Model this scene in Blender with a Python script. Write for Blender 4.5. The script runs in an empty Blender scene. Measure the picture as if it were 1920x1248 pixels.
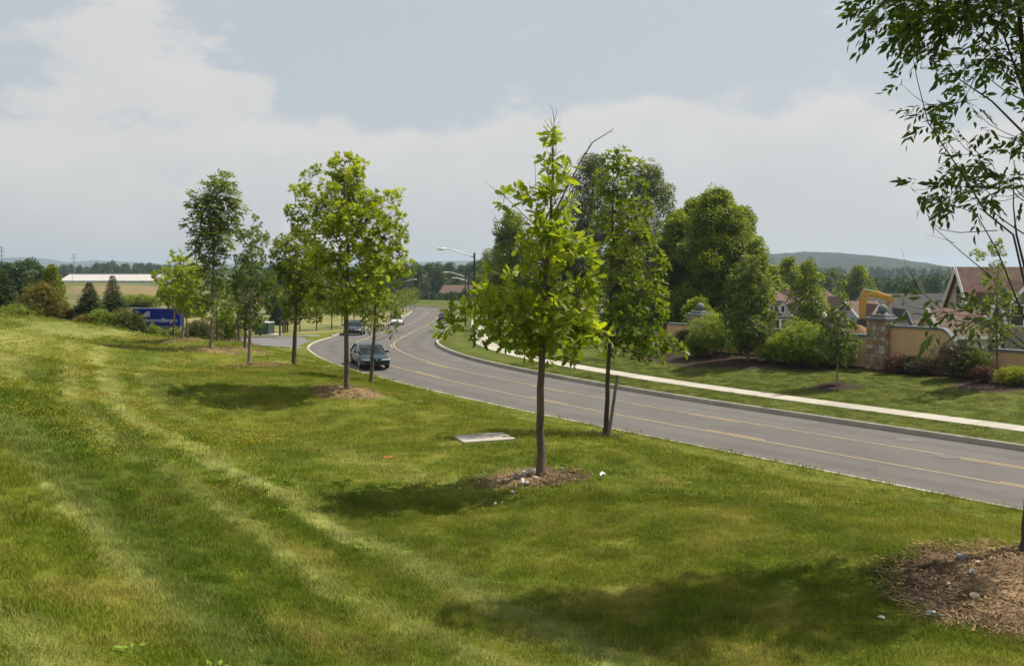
import bpy, math, random
import numpy as np
from mathutils import Vector, Matrix
R = math.radians
rng = np.random.default_rng(7)
random.seed(7)
SC = bpy.context.scene
COL = SC.collection

# ------------------------------------------------------------------ camera, sky, sun, exposure
F_PX, HZ = 1844.0, 505.0                       # focal length and horizon row, in photograph pixels (1920 x 1248)
PITCH = math.atan((624 - HZ) / F_PX)
cam_d = bpy.data.cameras.new('camera'); cam = bpy.data.objects.new('camera', cam_d); COL.objects.link(cam)
cam.location = (0, 0, 0); cam.rotation_euler = (R(90) - PITCH, 0, 0)
cam_d.sensor_width = 36; cam_d.lens = F_PX / 1920 * 36; cam_d.clip_start = 0.1; cam_d.clip_end = 20000
SC.camera = cam
SUN_AZ, SUN_EL = R(71), R(57)                  # clockwise from +Y, above the horizon
wd = bpy.data.worlds.new('World'); SC.world = wd; wd.use_nodes = True
def world_nodes():
    nt = wd.node_tree; N = nt.nodes; L = nt.links; N.clear()
    out = N.new('ShaderNodeOutputWorld'); bg = N.new('ShaderNodeBackground'); bg.inputs[1].default_value = 0.088
    sky = N.new('ShaderNodeTexSky'); sky.sky_type = 'NISHITA'; sky.sun_disc = False
    sky.sun_elevation = SUN_EL; sky.sun_rotation = SUN_AZ; sky.air_density = 1.0; sky.dust_density = 3.0; sky.ozone_density = 1.0
    tc = N.new('ShaderNodeTexCoord'); sep = N.new('ShaderNodeSeparateXYZ'); L.new(tc.outputs['Generated'], sep.inputs[0])
    def math_(op, a, b=None, c=None):
        n = N.new('ShaderNodeMath'); n.operation = op
        for i, v in enumerate((a, b, c)):
            if v is None: continue
            if isinstance(v, (int, float)): n.inputs[i].default_value = v
            else: L.new(v, n.inputs[i])
        return n.outputs[0]
    def noise(vec_scale, scale, detail, rough, off=(0, 0, 0)):
        mp = N.new('ShaderNodeMapping'); mp.inputs['Scale'].default_value = vec_scale; mp.inputs['Location'].default_value = off
        L.new(tc.outputs['Generated'], mp.inputs[0])
        n = N.new('ShaderNodeTexNoise'); n.inputs['Scale'].default_value = scale; n.inputs['Detail'].default_value = detail
        n.inputs['Roughness'].default_value = rough; L.new(mp.outputs[0], n.inputs[0]); return n.outputs[0]
    def smooth(v, a, b):
        m = N.new('ShaderNodeMapRange'); m.interpolation_type = 'SMOOTHERSTEP'; L.new(v, m.inputs[0])
        m.inputs[1].default_value = a; m.inputs[2].default_value = b; return m.outputs[0]
    el = sep.outputs[2]
    az = math_('ARCTAN2', sep.outputs[0], sep.outputs[1])
    # a bank of cumulus standing on the horizon all the way round, lumpy along its top and melting into haze below
    lump = noise((1, 1, 1.3), 9.0, 7, 0.56, (3.1, 1.2, 0.4)); big = noise((1, 1, .2), 2.3, 2, 0.5, (0.6, 4.4, 2.0))
    edge = math_('ADD', math_('MULTIPLY', lump, 0.13), math_('MULTIPLY', big, 0.13))
    h = math_('SUBTRACT', math_('ADD', edge, 0.026), el)
    bank = math_('MULTIPLY', smooth(h, -0.008, 0.022), math_('SUBTRACT', 1.0, math_('MULTIPLY', smooth(h, 0.0, 0.13), 0.55)))
    # looser cumulus higher up; one larger group stands over the left of the view
    def lobe(a0, e0, ra, re): return math_('EXPONENT', math_('MULTIPLY', math_('ADD', math_('POWER', math_('DIVIDE', math_('SUBTRACT', az, a0), ra), 2.0), math_('POWER', math_('DIVIDE', math_('SUBTRACT', el, e0), re), 2.0)), -1.0))
    hi = noise((1, 1, 2.3), 4.2, 8, 0.58, (7.7, 2.3, 1.1)); up = smooth(math_('ADD', hi, math_('MULTIPLY', lobe(-0.34, 0.235, 0.19, 0.07), 0.17)), 0.56, 0.65)
    mask = math_('MAXIMUM', math_('MULTIPLY', bank, 0.74), math_('MULTIPLY', up, 0.7))
    shade = noise((1, 1, 2.2), 7.0, 6, 0.6, (1.7, 9.2, 0.2))
    cr = N.new('ShaderNodeMix'); cr.data_type = 'RGBA'; L.new(shade, cr.inputs[0])
    cr.inputs[6].default_value = (5.75, 5.75, 5.75, 1); cr.inputs[7].default_value = (8.3, 7.9, 7.4, 1)
    # hazy summer air: pale veil over the blue
    veil = N.new('ShaderNodeMix'); veil.data_type = 'RGBA'; veil.inputs[0].default_value = 0.75
    L.new(sky.outputs[0], veil.inputs[6]); veil.inputs[7].default_value = (5.65, 6.15, 6.45, 1)
    mx = N.new('ShaderNodeMix'); mx.data_type = 'RGBA'; L.new(mask, mx.inputs[0])
    L.new(veil.outputs[2], mx.inputs[6]); L.new(cr.outputs[2], mx.inputs[7])
    L.new(mx.outputs[2], bg.inputs[0]); L.new(bg.outputs[0], out.inputs[0])
world_nodes()
sun_d = bpy.data.lights.new('sun', 'SUN'); sun = bpy.data.objects.new('sun', sun_d); COL.objects.link(sun)
sun_d.energy = 5.0; sun_d.angle = R(0.5); sun_d.color = (1.0, 0.94, 0.84)
sdir = Vector((math.cos(SUN_EL) * math.sin(SUN_AZ), math.cos(SUN_EL) * math.cos(SUN_AZ), math.sin(SUN_EL)))
sun.rotation_euler = sdir.to_track_quat('Z', 'Y').to_euler(); sun.location = sdir * 60
SC.view_settings.view_transform = 'Standard'; SC.view_settings.look = 'None'; SC.view_settings.gamma = 1.0
SC.view_settings.use_curve_mapping = False; SC.view_settings.exposure = 0.26
SC.cycles.max_bounces = 5; SC.cycles.diffuse_bounces = 2; SC.cycles.glossy_bounces = 2; SC.cycles.transmission_bounces = 3; SC.cycles.volume_bounces = 0; SC.cycles.transparent_max_bounces = 6

# ------------------------------------------------------------------ small maths
CP, SP = math.cos(PITCH), math.sin(PITCH)
def P(u, v, Y):
    """world point seen at photograph pixel (u, v), at distance Y in front of the camera's place"""
    a, b = (u - 960) / F_PX, (624 - v) / F_PX
    dx, dy, dz = a, CP + b * SP, -SP + b * CP
    k = Y / dy
    return Vector((dx * k, Y, dz * k))
def sstep(a, b, x):
    t = np.clip((x - a) / (b - a), 0, 1); return t * t * (3 - 2 * t)
def hash2(i, j, s):
    h = (i.astype(np.int64) * 374761393 + j.astype(np.int64) * 668265263 + s * 1442695041) & 0xFFFFFFFF
    h = ((h ^ (h >> 13)) * 1274126177) & 0xFFFFFFFF
    return ((h ^ (h >> 16)) & 0xFFFF) / 65535.0
def vnoise(x, y, sc, s=0):
    x = np.asarray(x) / sc; y = np.asarray(y) / sc
    i = np.floor(x); j = np.floor(y); fx = x - i; fy = y - j; fx = fx * fx * (3 - 2 * fx); fy = fy * fy * (3 - 2 * fy)
    return (hash2(i, j, s) * (1 - fx) + hash2(i + 1, j, s) * fx) * (1 - fy) + (hash2(i, j + 1, s) * (1 - fx) + hash2(i + 1, j + 1, s) * fx) * fy
def fbm(x, y, sc, s=0, o=4):
    r = 0; a = 1; t = 0
    for k in range(o): r = r + a * vnoise(x, y, sc / 2 ** k, s + k * 17); t += a; a *= .55
    return r / t

# ------------------------------------------------------------------ materials
MATS = {}
def nmat(name):
    m = bpy.data.materials.new(name); m.use_nodes = True; MATS[name] = m
    nt = m.node_tree; return m, nt.nodes, nt.links, nt.nodes['Principled BSDF']
def mat(name, c, rough=.7, var=.25, scale=6., bump=0., bscale=None, spec=.5, metal=0., coat=0., c2=None, detail=5, stretch=None):
    m, N, L, b = nmat(name)
    tc = N.new('ShaderNodeTexCoord'); src = tc.outputs['Object']
    if stretch:
        mp = N.new('ShaderNodeMapping'); mp.inputs['Scale'].default_value = stretch; L.new(src, mp.inputs[0]); src = mp.outputs[0]
    n = N.new('ShaderNodeTexNoise'); n.inputs['Scale'].default_value = scale; n.inputs['Detail'].default_value = detail; n.inputs['Roughness'].default_value = .65
    L.new(src, n.inputs[0])
    rp = N.new('ShaderNodeValToRGB'); L.new(n.outputs[0], rp.inputs[0])
    lo = tuple(x * (1 - var) for x in c); hi = c2 or tuple(min(1, x * (1 + var)) for x in c)
    rp.color_ramp.elements[0].position = .3; rp.color_ramp.elements[1].position = .7
    rp.color_ramp.elements[0].color = (*lo, 1); rp.color_ramp.elements[1].color = (*hi, 1)
    L.new(rp.outputs[0], b.inputs['Base Color'])
    b.inputs['Roughness'].default_value = rough; b.inputs['Metallic'].default_value = metal
    b.inputs['Specular IOR Level'].default_value = spec; b.inputs['Coat Weight'].default_value = coat
    if bump:
        n2 = N.new('ShaderNodeTexNoise'); n2.inputs['Scale'].default_value = bscale or scale * 4; n2.inputs['Detail'].default_value = 6; L.new(src, n2.inputs[0])
        bp = N.new('ShaderNodeBump'); bp.inputs['Strength'].default_value = bump; bp.inputs['Distance'].default_value = .03
        L.new(n2.outputs[0], bp.inputs['Height']); L.new(bp.outputs[0], b.inputs['Normal'])
    return m
def leafmat(name, dark, light, trans=.45, rough=.5, instancer=False):
    """leaf: tint attribute picks between a dark and a light green; light passes through the blade"""
    m, N, L, b = nmat(name)
    at = N.new('ShaderNodeAttribute'); at.attribute_name = 'tint'
    if instancer: at.attribute_type = 'INSTANCER'
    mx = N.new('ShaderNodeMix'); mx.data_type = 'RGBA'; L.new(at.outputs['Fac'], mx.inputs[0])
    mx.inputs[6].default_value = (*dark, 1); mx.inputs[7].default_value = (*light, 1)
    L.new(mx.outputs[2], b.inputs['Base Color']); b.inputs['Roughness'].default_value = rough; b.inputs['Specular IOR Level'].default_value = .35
    tr = N.new('ShaderNodeBsdfTranslucent'); tm = N.new('ShaderNodeMix'); tm.data_type = 'RGBA'; tm.blend_type = 'MULTIPLY'; tm.inputs[0].default_value = 1
    L.new(mx.outputs[2], tm.inputs[6]); tm.inputs[7].default_value = (1.5, 1.45, .55, 1); L.new(tm.outputs[2], tr.inputs[0])
    ms = N.new('ShaderNodeMixShader'); ms.inputs[0].default_value = trans
    L.new(b.outputs[0], ms.inputs[1]); L.new(tr.outputs[0], ms.inputs[2]); L.new(ms.outputs[0], N['Material Output'].inputs[0])
    return m
def tintmat(name, rough=.9, nscale=3., nvar=.35, bump=.4, bscale=30., instancer=False, trans=0.):
    """colour comes from the 'tint' colour attribute, broken up by noise"""
    m, N, L, b = nmat(name)
    at = N.new('ShaderNodeAttribute'); at.attribute_name = 'tint'
    if instancer: at.attribute_type = 'INSTANCER'
    tc = N.new('ShaderNodeTexCoord'); n = N.new('ShaderNodeTexNoise'); n.inputs['Scale'].default_value = nscale; n.inputs['Detail'].default_value = 8; n.inputs['Roughness'].default_value = .75
    L.new(tc.outputs['Object'], n.inputs[0])
    mr = N.new('ShaderNodeMapRange'); L.new(n.outputs[0], mr.inputs[0]); mr.inputs[1].default_value = .25; mr.inputs[2].default_value = .75
    mr.inputs[3].default_value = 1 - nvar; mr.inputs[4].default_value = 1 + nvar
    mx = N.new('ShaderNodeVectorMath'); mx.operation = 'SCALE'; L.new(at.outputs['Color'], mx.inputs[0]); L.new(mr.outputs[0], mx.inputs['Scale'])
    L.new(mx.outputs[0], b.inputs['Base Color']); b.inputs['Roughness'].default_value = rough; b.inputs['Specular IOR Level'].default_value = .15
    if bump:
        n2 = N.new('ShaderNodeTexNoise'); n2.inputs['Scale'].default_value = bscale; n2.inputs['Detail'].default_value = 5; L.new(tc.outputs['Object'], n2.inputs[0])
        bp = N.new('ShaderNodeBump'); bp.inputs['Strength'].default_value = bump; bp.inputs['Distance'].default_value = .05
        L.new(n2.outputs[0], bp.inputs['Height']); L.new(bp.outputs[0], b.inputs['Normal'])
    if trans:
        tr = N.new('ShaderNodeBsdfTranslucent'); L.new(mx.outputs[0], tr.inputs[0]); ms = N.new('ShaderNodeMixShader'); ms.inputs[0].default_value = trans
        L.new(b.outputs[0], ms.inputs[1]); L.new(tr.outputs[0], ms.inputs[2]); L.new(ms.outputs[0], N['Material Output'].inputs[0])
    return m
M = MATS
tintmat('ground', nscale=2.2, nvar=.28, bump=.6, bscale=22)
tintmat('blade', nscale=9, nvar=.15, bump=0, instancer=True, trans=.42, rough=.6)
tintmat('chip', nscale=9, nvar=.3, bump=0, instancer=True)
def asphalt(name, c, wear=False):
    m = mat(name, c, .88, .10, .35, .35, 60, spec=.25)
    N, L = m.node_tree.nodes, m.node_tree.links; b = N['Principled BSDF']
    src = b.inputs['Base Color'].links[0].from_socket
    tc = N.new('ShaderNodeTexCoord'); n = N.new('ShaderNodeTexNoise'); n.inputs['Scale'].default_value = 22; n.inputs['Detail'].default_value = 8; n.inputs['Roughness'].default_value = .8
    L.new(tc.outputs['Object'], n.inputs[0]); mr = N.new('ShaderNodeMapRange'); L.new(n.outputs[0], mr.inputs[0]); mr.inputs[1].default_value = .3; mr.inputs[2].default_value = .7; mr.inputs[3].default_value = .84; mr.inputs[4].default_value = 1.14
    sc = N.new('ShaderNodeVectorMath'); sc.operation = 'SCALE'; L.new(src, sc.inputs[0]); L.new(mr.outputs[0], sc.inputs['Scale']); L.new(sc.outputs[0], b.inputs['Base Color'])
    if wear:                                    # polished wheel tracks and an oil-darkened strip, from the mesh's 'wear' value; fine cracks
        at = N.new('ShaderNodeAttribute'); at.attribute_name = 'wear'; s2 = N.new('ShaderNodeVectorMath'); s2.operation = 'SCALE'; L.new(sc.outputs[0], s2.inputs[0]); L.new(at.outputs['Fac'], s2.inputs['Scale'])
        v = N.new('ShaderNodeTexVoronoi'); v.feature = 'DISTANCE_TO_EDGE'; v.inputs['Scale'].default_value = .22; nz = N.new('ShaderNodeTexNoise'); nz.inputs['Scale'].default_value = 1.3; nz.inputs['Detail'].default_value = 6; L.new(tc.outputs['Object'], nz.inputs[0])
        ad = N.new('ShaderNodeMix'); ad.data_type = 'RGBA'; ad.blend_type = 'LINEAR_LIGHT'; ad.inputs[0].default_value = 1.; L.new(tc.outputs['Object'], ad.inputs[6]); L.new(nz.outputs[1], ad.inputs[7]); L.new(ad.outputs[2], v.inputs[0])
        cm = N.new('ShaderNodeMapRange'); L.new(v.outputs['Distance'], cm.inputs[0]); cm.inputs[1].default_value = .0; cm.inputs[2].default_value = .006; cm.inputs[3].default_value = .62; cm.inputs[4].default_value = 1
        s3 = N.new('ShaderNodeVectorMath'); s3.operation = 'SCALE'; L.new(s2.outputs[0], s3.inputs[0]); L.new(cm.outputs[0], s3.inputs['Scale']); L.new(s3.outputs[0], b.inputs['Base Color'])
    return m
asphalt('asphalt', (.124, .113, .101), True); asphalt('driveway_asphalt', (.155, .148, .142))
mat('yellow_paint', (.36, .262, .115), .7, .30, 5, c2=(.46, .345, .16)); mat('white_paint', (.7, .68, .62), .7, .15, 4)
mat('concrete', (.40, .36, .29), .9, .14, 1.2, .3, 40); mat('walk_concrete', (.41, .37, .30), .9, .07, .8, .2, 40)
for _n in ('walk_concrete', 'concrete'):        # each cast piece a slightly different tone
    _t = M[_n].node_tree; _b = _t.nodes['Principled BSDF']; _s = _b.inputs['Base Color'].links[0].from_socket; _o = _t.nodes.new('ShaderNodeObjectInfo'); _r = _t.nodes.new('ShaderNodeMapRange'); _r.inputs[3].default_value = .84; _r.inputs[4].default_value = 1.08; _t.links.new(_o.outputs['Random'], _r.inputs[0])
    _v = _t.nodes.new('ShaderNodeVectorMath'); _v.operation = 'SCALE'; _t.links.new(_s, _v.inputs[0]); _t.links.new(_r.outputs[0], _v.inputs['Scale']); _t.links.new(_v.outputs[0], _b.inputs['Base Color'])
mat('stucco', (.60, .39, .20), .95, .08, .7, .35, 45); mat('cap_stone', (.135, .15, .155), .8, .12, 3, .2, 30)
mat('pale_cap', (.42, .43, .42), .7, .1, 3)
for i, c in enumerate([(.34, .22, .12), (.42, .32, .20), (.26, .16, .10), (.46, .40, .30), (.27, .22, .17), (.36, .25, .17)]): mat('stone%d' % i, c, .9, .3, 7, .5, 30)
mat('mortar', (.30, .26, .21), .95, .15, 12)
mat('bark', (.12, .085, .058), .95, .45, 9, .9, 16, stretch=(1, 1, .22)); mat('bark_pale', (.22, .185, .14), .95, .3, 9, .7, 16, stretch=(1, 1, .22))
mat('bark_dark', (.065, .05, .04), .95, .4, 9, .7, 16, stretch=(1, 1, .3)); mat('old_wood', (.17, .145, .115), .9, .35, 10, .6, 20, stretch=(3, 3, .2))
leafmat('oak_leaf', (.105, .16, .009), (.38, .44, .035), 0.5)
leafmat('ash_leaf', (.034, .074, .015), (.13, .19, .03), 0.42)
leafmat('pin_oak_leaf', (.062, .112, .008), (.21, .26, .022), 0.46)
leafmat('maple_leaf', (.12, .18, .011), (.40, .45, .036), 0.5)
leafmat('young_leaf', (.075, .12, .014), (.24, .28, .04), 0.46)
leafmat('dull_leaf', (.055, .095, .016), (.17, .21, .045), 0.42)
leafmat('wood_leaf', (.062, .105, .010), (.26, .315, .03), 0.42)
leafmat('grey_leaf', (.05, .08, .026), (.17, .20, .07), 0.38)
leafmat('conifer_leaf', (.022, .045, .012), (.085, .12, .03), .2)
leafmat('lime_leaf', (.09, .15, .012), (.30, .37, .035), 0.42)
leafmat('red_leaf', (.045, .016, .014), (.17, .06, .04), .3)
leafmat('bronze_leaf', (.03, .028, .014), (.10, .085, .035), .3)
leafmat('gold_leaf', (.13, .17, .008), (.34, .36, .02), 0.4)
leafmat('amber_leaf', (.055, .065, .010), (.21, .165, .028), 0.35)
leafmat('hedge_leaf', (.032, .050, .008), (.15, .155, .03), .35)
leafmat('tall_leaf', (.065, .105, .022), (.23, .28, .065), .42)
leafmat('far_leaf', (.020, .046, .013), (.10, .145, .035), .28, instancer=True)
mat('black_metal', (.012, .013, .013), .45, .2, 8); mat('white_metal', (.62, .62, .60), .4, .08, 5); mat('lamp_lens', (.55, .56, .52), .2, .1, 5)
mat('blue_panel', (.010, .026, .25), .35, .1, 2, spec=.5); mat('sign_base', (.17, .185, .20), .7, .08, 3); mat('sign_white', (.78, .79, .80), .5, .03, 3)
mat('cabinet_green', (.035, .06, .048), .5, .15, 3); mat('post_brown', (.055, .034, .024), .8, .25, 8)
mat('tyre', (.012, .012, .012), .85, .2, 10); mat('rim', (.34, .35, .36), .35, .1, 8, metal=.8); mat('chrome', (.7, .7, .7), .2, .05, 8, metal=1)
mat('teal_paint', (.003, .022, .026), .25, .06, 2, coat=.2, spec=.35); mat('black_paint', (.007, .0075, .009), .25, .06, 2, coat=.35, spec=.5)
mat('white_car', (.62, .61, .58), .3, .04, 2, coat=.6); mat('navy_paint', (.016, .02, .03), .3, .06, 2, coat=.8)
mat('car_trim', (.01, .01, .011), .6, .1, 5); mat('headlamp', (.62, .60, .55), .12, .08, 5, coat=1.); mat('amber', (.6, .22, .03), .3, .1, 5); mat('seat', (.06, .07, .07), .9, .2, 5)
def glassm(name, c, tr):
    m, N, L, b = nmat(name); b.inputs['Base Color'].default_value = (*c, 1); b.inputs['Roughness'].default_value = .04; b.inputs['Coat Weight'].default_value = .6
    t = N.new('ShaderNodeBsdfTransparent'); t.inputs[0].default_value = (.75, .85, .8, 1); s = N.new('ShaderNodeMixShader'); s.inputs[0].default_value = tr
    L.new(b.outputs[0], s.inputs[1]); L.new(t.outputs[0], s.inputs[2]); L.new(s.outputs[0], N['Material Output'].inputs[0])
glassm('car_glass', (.02, .03, .03), .55); glassm('window_glass', (.03, .035, .04), .0)
def lap(name, c, step=.16):
    m = mat(name, c, .75, .06, 1.5); N, L = m.node_tree.nodes, m.node_tree.links; b = N['Principled BSDF']
    tc = N.new('ShaderNodeTexCoord'); s = N.new('ShaderNodeSeparateXYZ'); L.new(tc.outputs['Object'], s.inputs[0])
    d = N.new('ShaderNodeMath'); d.operation = 'DIVIDE'; d.inputs[1].default_value = step; L.new(s.outputs[2], d.inputs[0])
    fr = N.new('ShaderNodeMath'); fr.operation = 'FRACT'; L.new(d.outputs[0], fr.inputs[0])
    bp = N.new('ShaderNodeBump'); bp.inputs['Distance'].default_value = .05; bp.inputs['Strength'].default_value = 1; bp.invert = True; L.new(fr.outputs[0], bp.inputs['Height']); L.new(bp.outputs[0], b.inputs['Normal'])
lap('siding_grey', (.25, .235, .215)); lap('siding_cream', (.46, .43, .34), .2); lap('siding_blue', (.36, .38, .39))
def shingle(name, c, c2):
    m = mat(name, c, .92, .2, 1.6, .5, 20, c2=c2); N, L = m.node_tree.nodes, m.node_tree.links; b = N['Principled BSDF']
    src = b.inputs['Base Color'].links[0].from_socket
    tc = N.new('ShaderNodeTexCoord'); br = N.new('ShaderNodeTexBrick'); br.inputs['Scale'].default_value = 2.2; br.inputs['Mortar Size'].default_value = .03
    br.inputs['Color1'].default_value = (1, 1, 1, 1); br.inputs['Color2'].default_value = (.78, .78, .78, 1); br.inputs['Mortar'].default_value = (.5, .5, .5, 1)
    mp = N.new('ShaderNodeMapping'); mp.inputs['Rotation'].default_value = (R(90), 0, 0); L.new(tc.outputs['Object'], mp.inputs[0]); L.new(mp.outputs[0], br.inputs[0])
    mx = N.new('ShaderNodeMix'); mx.data_type = 'RGBA'; mx.blend_type = 'MULTIPLY'; mx.inputs[0].default_value = 1; L.new(src, mx.inputs[6]); L.new(br.outputs[0], mx.inputs[7]); L.new(mx.outputs[2], b.inputs['Base Color'])
shingle('roof_brown', (.155, .085, .062), (.20, .12, .09)); shingle('roof_grey', (.050, .045, .042), (.080, .073, .068))
mat('house_trim', (.72, .71, .67), .6, .05, 3); mat('trim_grey', (.19, .20, .21), .7, .08, 3)
mat('brick_grey', (.22, .195, .175), .9, .3, 5, .5, 20); mat('ware_wall', (.46, .43, .38), .8, .06, .05); mat('ware_base', (.30, .32, .34), .8, .1, .1); mat('ware_roof', (.30, .30, .30), .8, .1, .1)
mat('red_wall', (.42, .05, .04), .7, .1, .5); mat('digger_yellow', (.50, .27, .03), .45, .18, 3); mat('steel', (.30, .30, .30), .4, .2, 6, metal=.7); mat('dig_dark', (.03, .03, .03), .7, .2, 5)
mat('soil', (.25, .135, .07), .97, .3, 2.5, .9, 9); mat('mulch', (.045, .028, .019), .97, .5, 14, 1.0, 26, c2=(.10, .062, .042))
mat('rock_white', (.46, .43, .39), .85, .2, 5, .6, 14); mat('rock_grey', (.30, .32, .34), .85, .25, 5, .6, 14); mat('rock_tan', (.52, .40, .27), .85, .2, 5, .6, 14)
mat('paper', (.8, .8, .8), .7, .05, 9); mat('rust_leaf', (.32, .08, .02), .7, .2, 9); mat('cast_iron', (.125, .11, .10), .75, .3, 8, .4, 30)
mat('far_hill', (.010, .024, .014), .95, .45, .035, 1., .12, c2=(.024, .042, .022)); M['far_hill'].node_tree.nodes['Bump'].inputs['Distance'].default_value = 6
mat('ridge', (.04, .065, .035), .95, .3, .01)

# ------------------------------------------------------------------ objects and meshes
def tag(o, label=None, cat=None, group=None, kind=None):
    if label: o['label'] = label
    if cat: o['category'] = cat
    if group: o['group'] = group
    if kind: o['kind'] = kind
    return o
def empty(name, loc=(0, 0, 0), rz=0, parent=None):
    o = bpy.data.objects.new(name, None); COL.objects.link(o); o.location = loc; o.rotation_euler = (0, 0, rz); o.empty_display_size = .3
    if parent: o.parent = parent
    return o
def link(name, me, parent=None, m=None):
    o = bpy.data.objects.new(name, me); COL.objects.link(o)
    if m and not me.materials: me.materials.append(M[m])
    if parent: o.parent = parent
    return o
def np_mesh(name, V, F, smooth=False, tint=None, tint3=None):
    """V (n,3); F (m,k) with constant k"""
    me = bpy.data.meshes.new(name); V = np.asarray(V, np.float32); F = np.asarray(F, np.int32); k = F.shape[1]
    me.vertices.add(len(V)); me.vertices.foreach_set('co', V.ravel())
    me.loops.add(F.size); me.loops.foreach_set('vertex_index', F.ravel())
    me.polygons.add(len(F)); me.polygons.foreach_set('loop_start', np.arange(0, F.size, k, dtype=np.int32)); me.polygons.foreach_set('loop_total', np.full(len(F), k, np.int32))
    if smooth: me.polygons.foreach_set('use_smooth', np.ones(len(F), bool))
    if tint is not None:
        a = me.attributes.new('tint', 'FLOAT', 'POINT'); a.data.foreach_set('value', np.asarray(tint, np.float32))
    if tint3 is not None:
        a = me.attributes.new('tint', 'FLOAT_COLOR', 'POINT'); c = np.ones((len(V), 4), np.float32); c[:, :3] = tint3; a.data.foreach_set('color', c.ravel())
    me.update(calc_edges=True); return me
class MB:
    def __init__(s): s.v = []; s.f = []
    def add(s, vs, fs):
        b = len(s.v); s.v += [tuple(p) for p in vs]; s.f += [tuple(b + i for i in f) for f in fs]; return s
    def box(s, x0, x1, y0, y1, z0, z1):
        return s.add([(x0, y0, z0), (x1, y0, z0), (x1, y1, z0), (x0, y1, z0), (x0, y0, z1), (x1, y0, z1), (x1, y1, z1), (x0, y1, z1)],
                     [(0, 3, 2, 1), (4, 5, 6, 7), (0, 1, 5, 4), (1, 2, 6, 5), (2, 3, 7, 6), (3, 0, 4, 7)])
    def tube(s, pts, rad, n=8, cap=True):
        pts = [Vector(p) for p in pts]; rad = rad if hasattr(rad, '__len__') else [rad] * len(pts); rings = []
        ref = None
        for i, p in enumerate(pts):
            t = (pts[min(i + 1, len(pts) - 1)] - pts[max(i - 1, 0)]).normalized()
            if ref is None: ref = Vector((1, 0, 0)) if abs(t.x) < .8 else Vector((0, 1, 0))
            a = (ref - t * ref.dot(t)).normalized(); b = t.cross(a); ref = a
            rings.append([p + (a * math.cos(2 * math.pi * k / n) + b * math.sin(2 * math.pi * k / n)) * rad[i] for k in range(n)])
        vs = [q for r in rings for q in r]; fs = []
        for i in range(len(rings) - 1):
            for k in range(n): fs.append((i * n + k, i * n + (k + 1) % n, (i + 1) * n + (k + 1) % n, (i + 1) * n + k))
        if cap: fs.append(tuple(range(n - 1, -1, -1))); fs.append(tuple(range((len(rings) - 1) * n, len(rings) * n)))
        return s.add(vs, fs)
    def lathe(s, prof, n=16, c=(0, 0, 0)):
        vs = [(c[0] + r * math.cos(2 * math.pi * k / n), c[1] + r * math.sin(2 * math.pi * k / n), c[2] + z) for r, z in prof for k in range(n)]; fs = []
        for i in range(len(prof) - 1):
            for k in range(n): fs.append((i * n + k, i * n + (k + 1) % n, (i + 1) * n + (k + 1) % n, (i + 1) * n + k))
        fs.append(tuple(range(n - 1, -1, -1))); fs.append(tuple(range((len(prof) - 1) * n, len(prof) * n)))
        return s.add(vs, fs)
    def prism(s, poly, a, b, axis='y'):
        """poly: 2-D outline; extruded from a to b along axis ('y': poly is x,z; 'z': poly is x,y; 'x': poly is y,z)"""
        f = {'y': lambda p, t: (p[0], t, p[1]), 'z': lambda p, t: (p[0], p[1], t), 'x': lambda p, t: (t, p[0], p[1])}[axis]; n = len(poly)
        return s.add([f(p, a) for p in poly] + [f(p, b) for p in poly], [tuple(range(n - 1, -1, -1)), tuple(range(n, 2 * n))] + [(i, (i + 1) % n, n + (i + 1) % n, n + i) for i in range(n)])
    def mesh(s, name, smooth=False):
        me = bpy.data.meshes.new(name); me.from_pydata(s.v, [], s.f); me.update()
        import bmesh
        bm = bmesh.new(); bm.from_mesh(me); bmesh.ops.recalc_face_normals(bm, faces=bm.faces); bm.to_mesh(me); bm.free()
        if smooth:
            me.polygons.foreach_set('use_smooth', [True] * len(me.polygons))
        return me
    def build(s, name, m, parent=None, smooth=False, bevel=0., sharp=None):
        me = s.mesh(name, smooth); o = link(name, me, parent, m)
        if smooth and sharp: me.set_sharp_from_angle(angle=R(sharp))
        if bevel:
            b = o.modifiers.new('bevel', 'BEVEL'); b.width = bevel; b.segments = 2; b.limit_method = 'ANGLE'
        return o

# ------------------------------------------------------------------ the road's line and the lie of the land
ROAD = np.array([(52, -16, -6.3), (40, -1.5, -6.4), (31, 10, -6.45), (24, 19.3, -6.47), (17.18, 28.82, -6.47), (10.6, 38.2, -6.5), (4.1, 47.5, -6.5), (-2.1, 56.6, -6.36), (-7.5, 65.0, -6.02),
                 (-10.55, 74.0, -5.72), (-10.9, 86.4, -5.86), (-11.7, 101.5, -6.4), (-12.6, 119.3, -7.15), (-13.4, 140, -7.9), (-14.3, 163.6, -8.4), (-15.2, 189, -8.68), (-17.0, 212, -8.85),
                 (-23, 233, -9.0), (-37, 249, -9.1), (-60, 258, -9.2), (-100, 266, -9.3)])
def spline(C, m=24):
    Pp = np.vstack([2 * C[0] - C[1], C, 2 * C[-1] - C[-2]]); out = []; t = np.linspace(0, 1, m, endpoint=False)[:, None]
    for i in range(1, len(Pp) - 2):
        a, b, c, d = Pp[i - 1], Pp[i], Pp[i + 1], Pp[i + 2]
        out.append(.5 * (2 * b + (c - a) * t + (2 * a - 5 * b + 4 * c - d) * t * t + (3 * b - a - 3 * c + d) * t ** 3))
    out.append(C[-1:]); return np.vstack(out)
def resample(S, step):
    L = np.r_[0, np.cumsum(np.linalg.norm(np.diff(S[:, :2], axis=0), axis=1))]; n = int(L[-1] / step) + 1; s = np.linspace(0, L[-1], n)
    return np.stack([np.interp(s, L, S[:, k]) for k in range(3)], 1), s
RC, RS = resample(spline(ROAD), 1.0)
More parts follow.
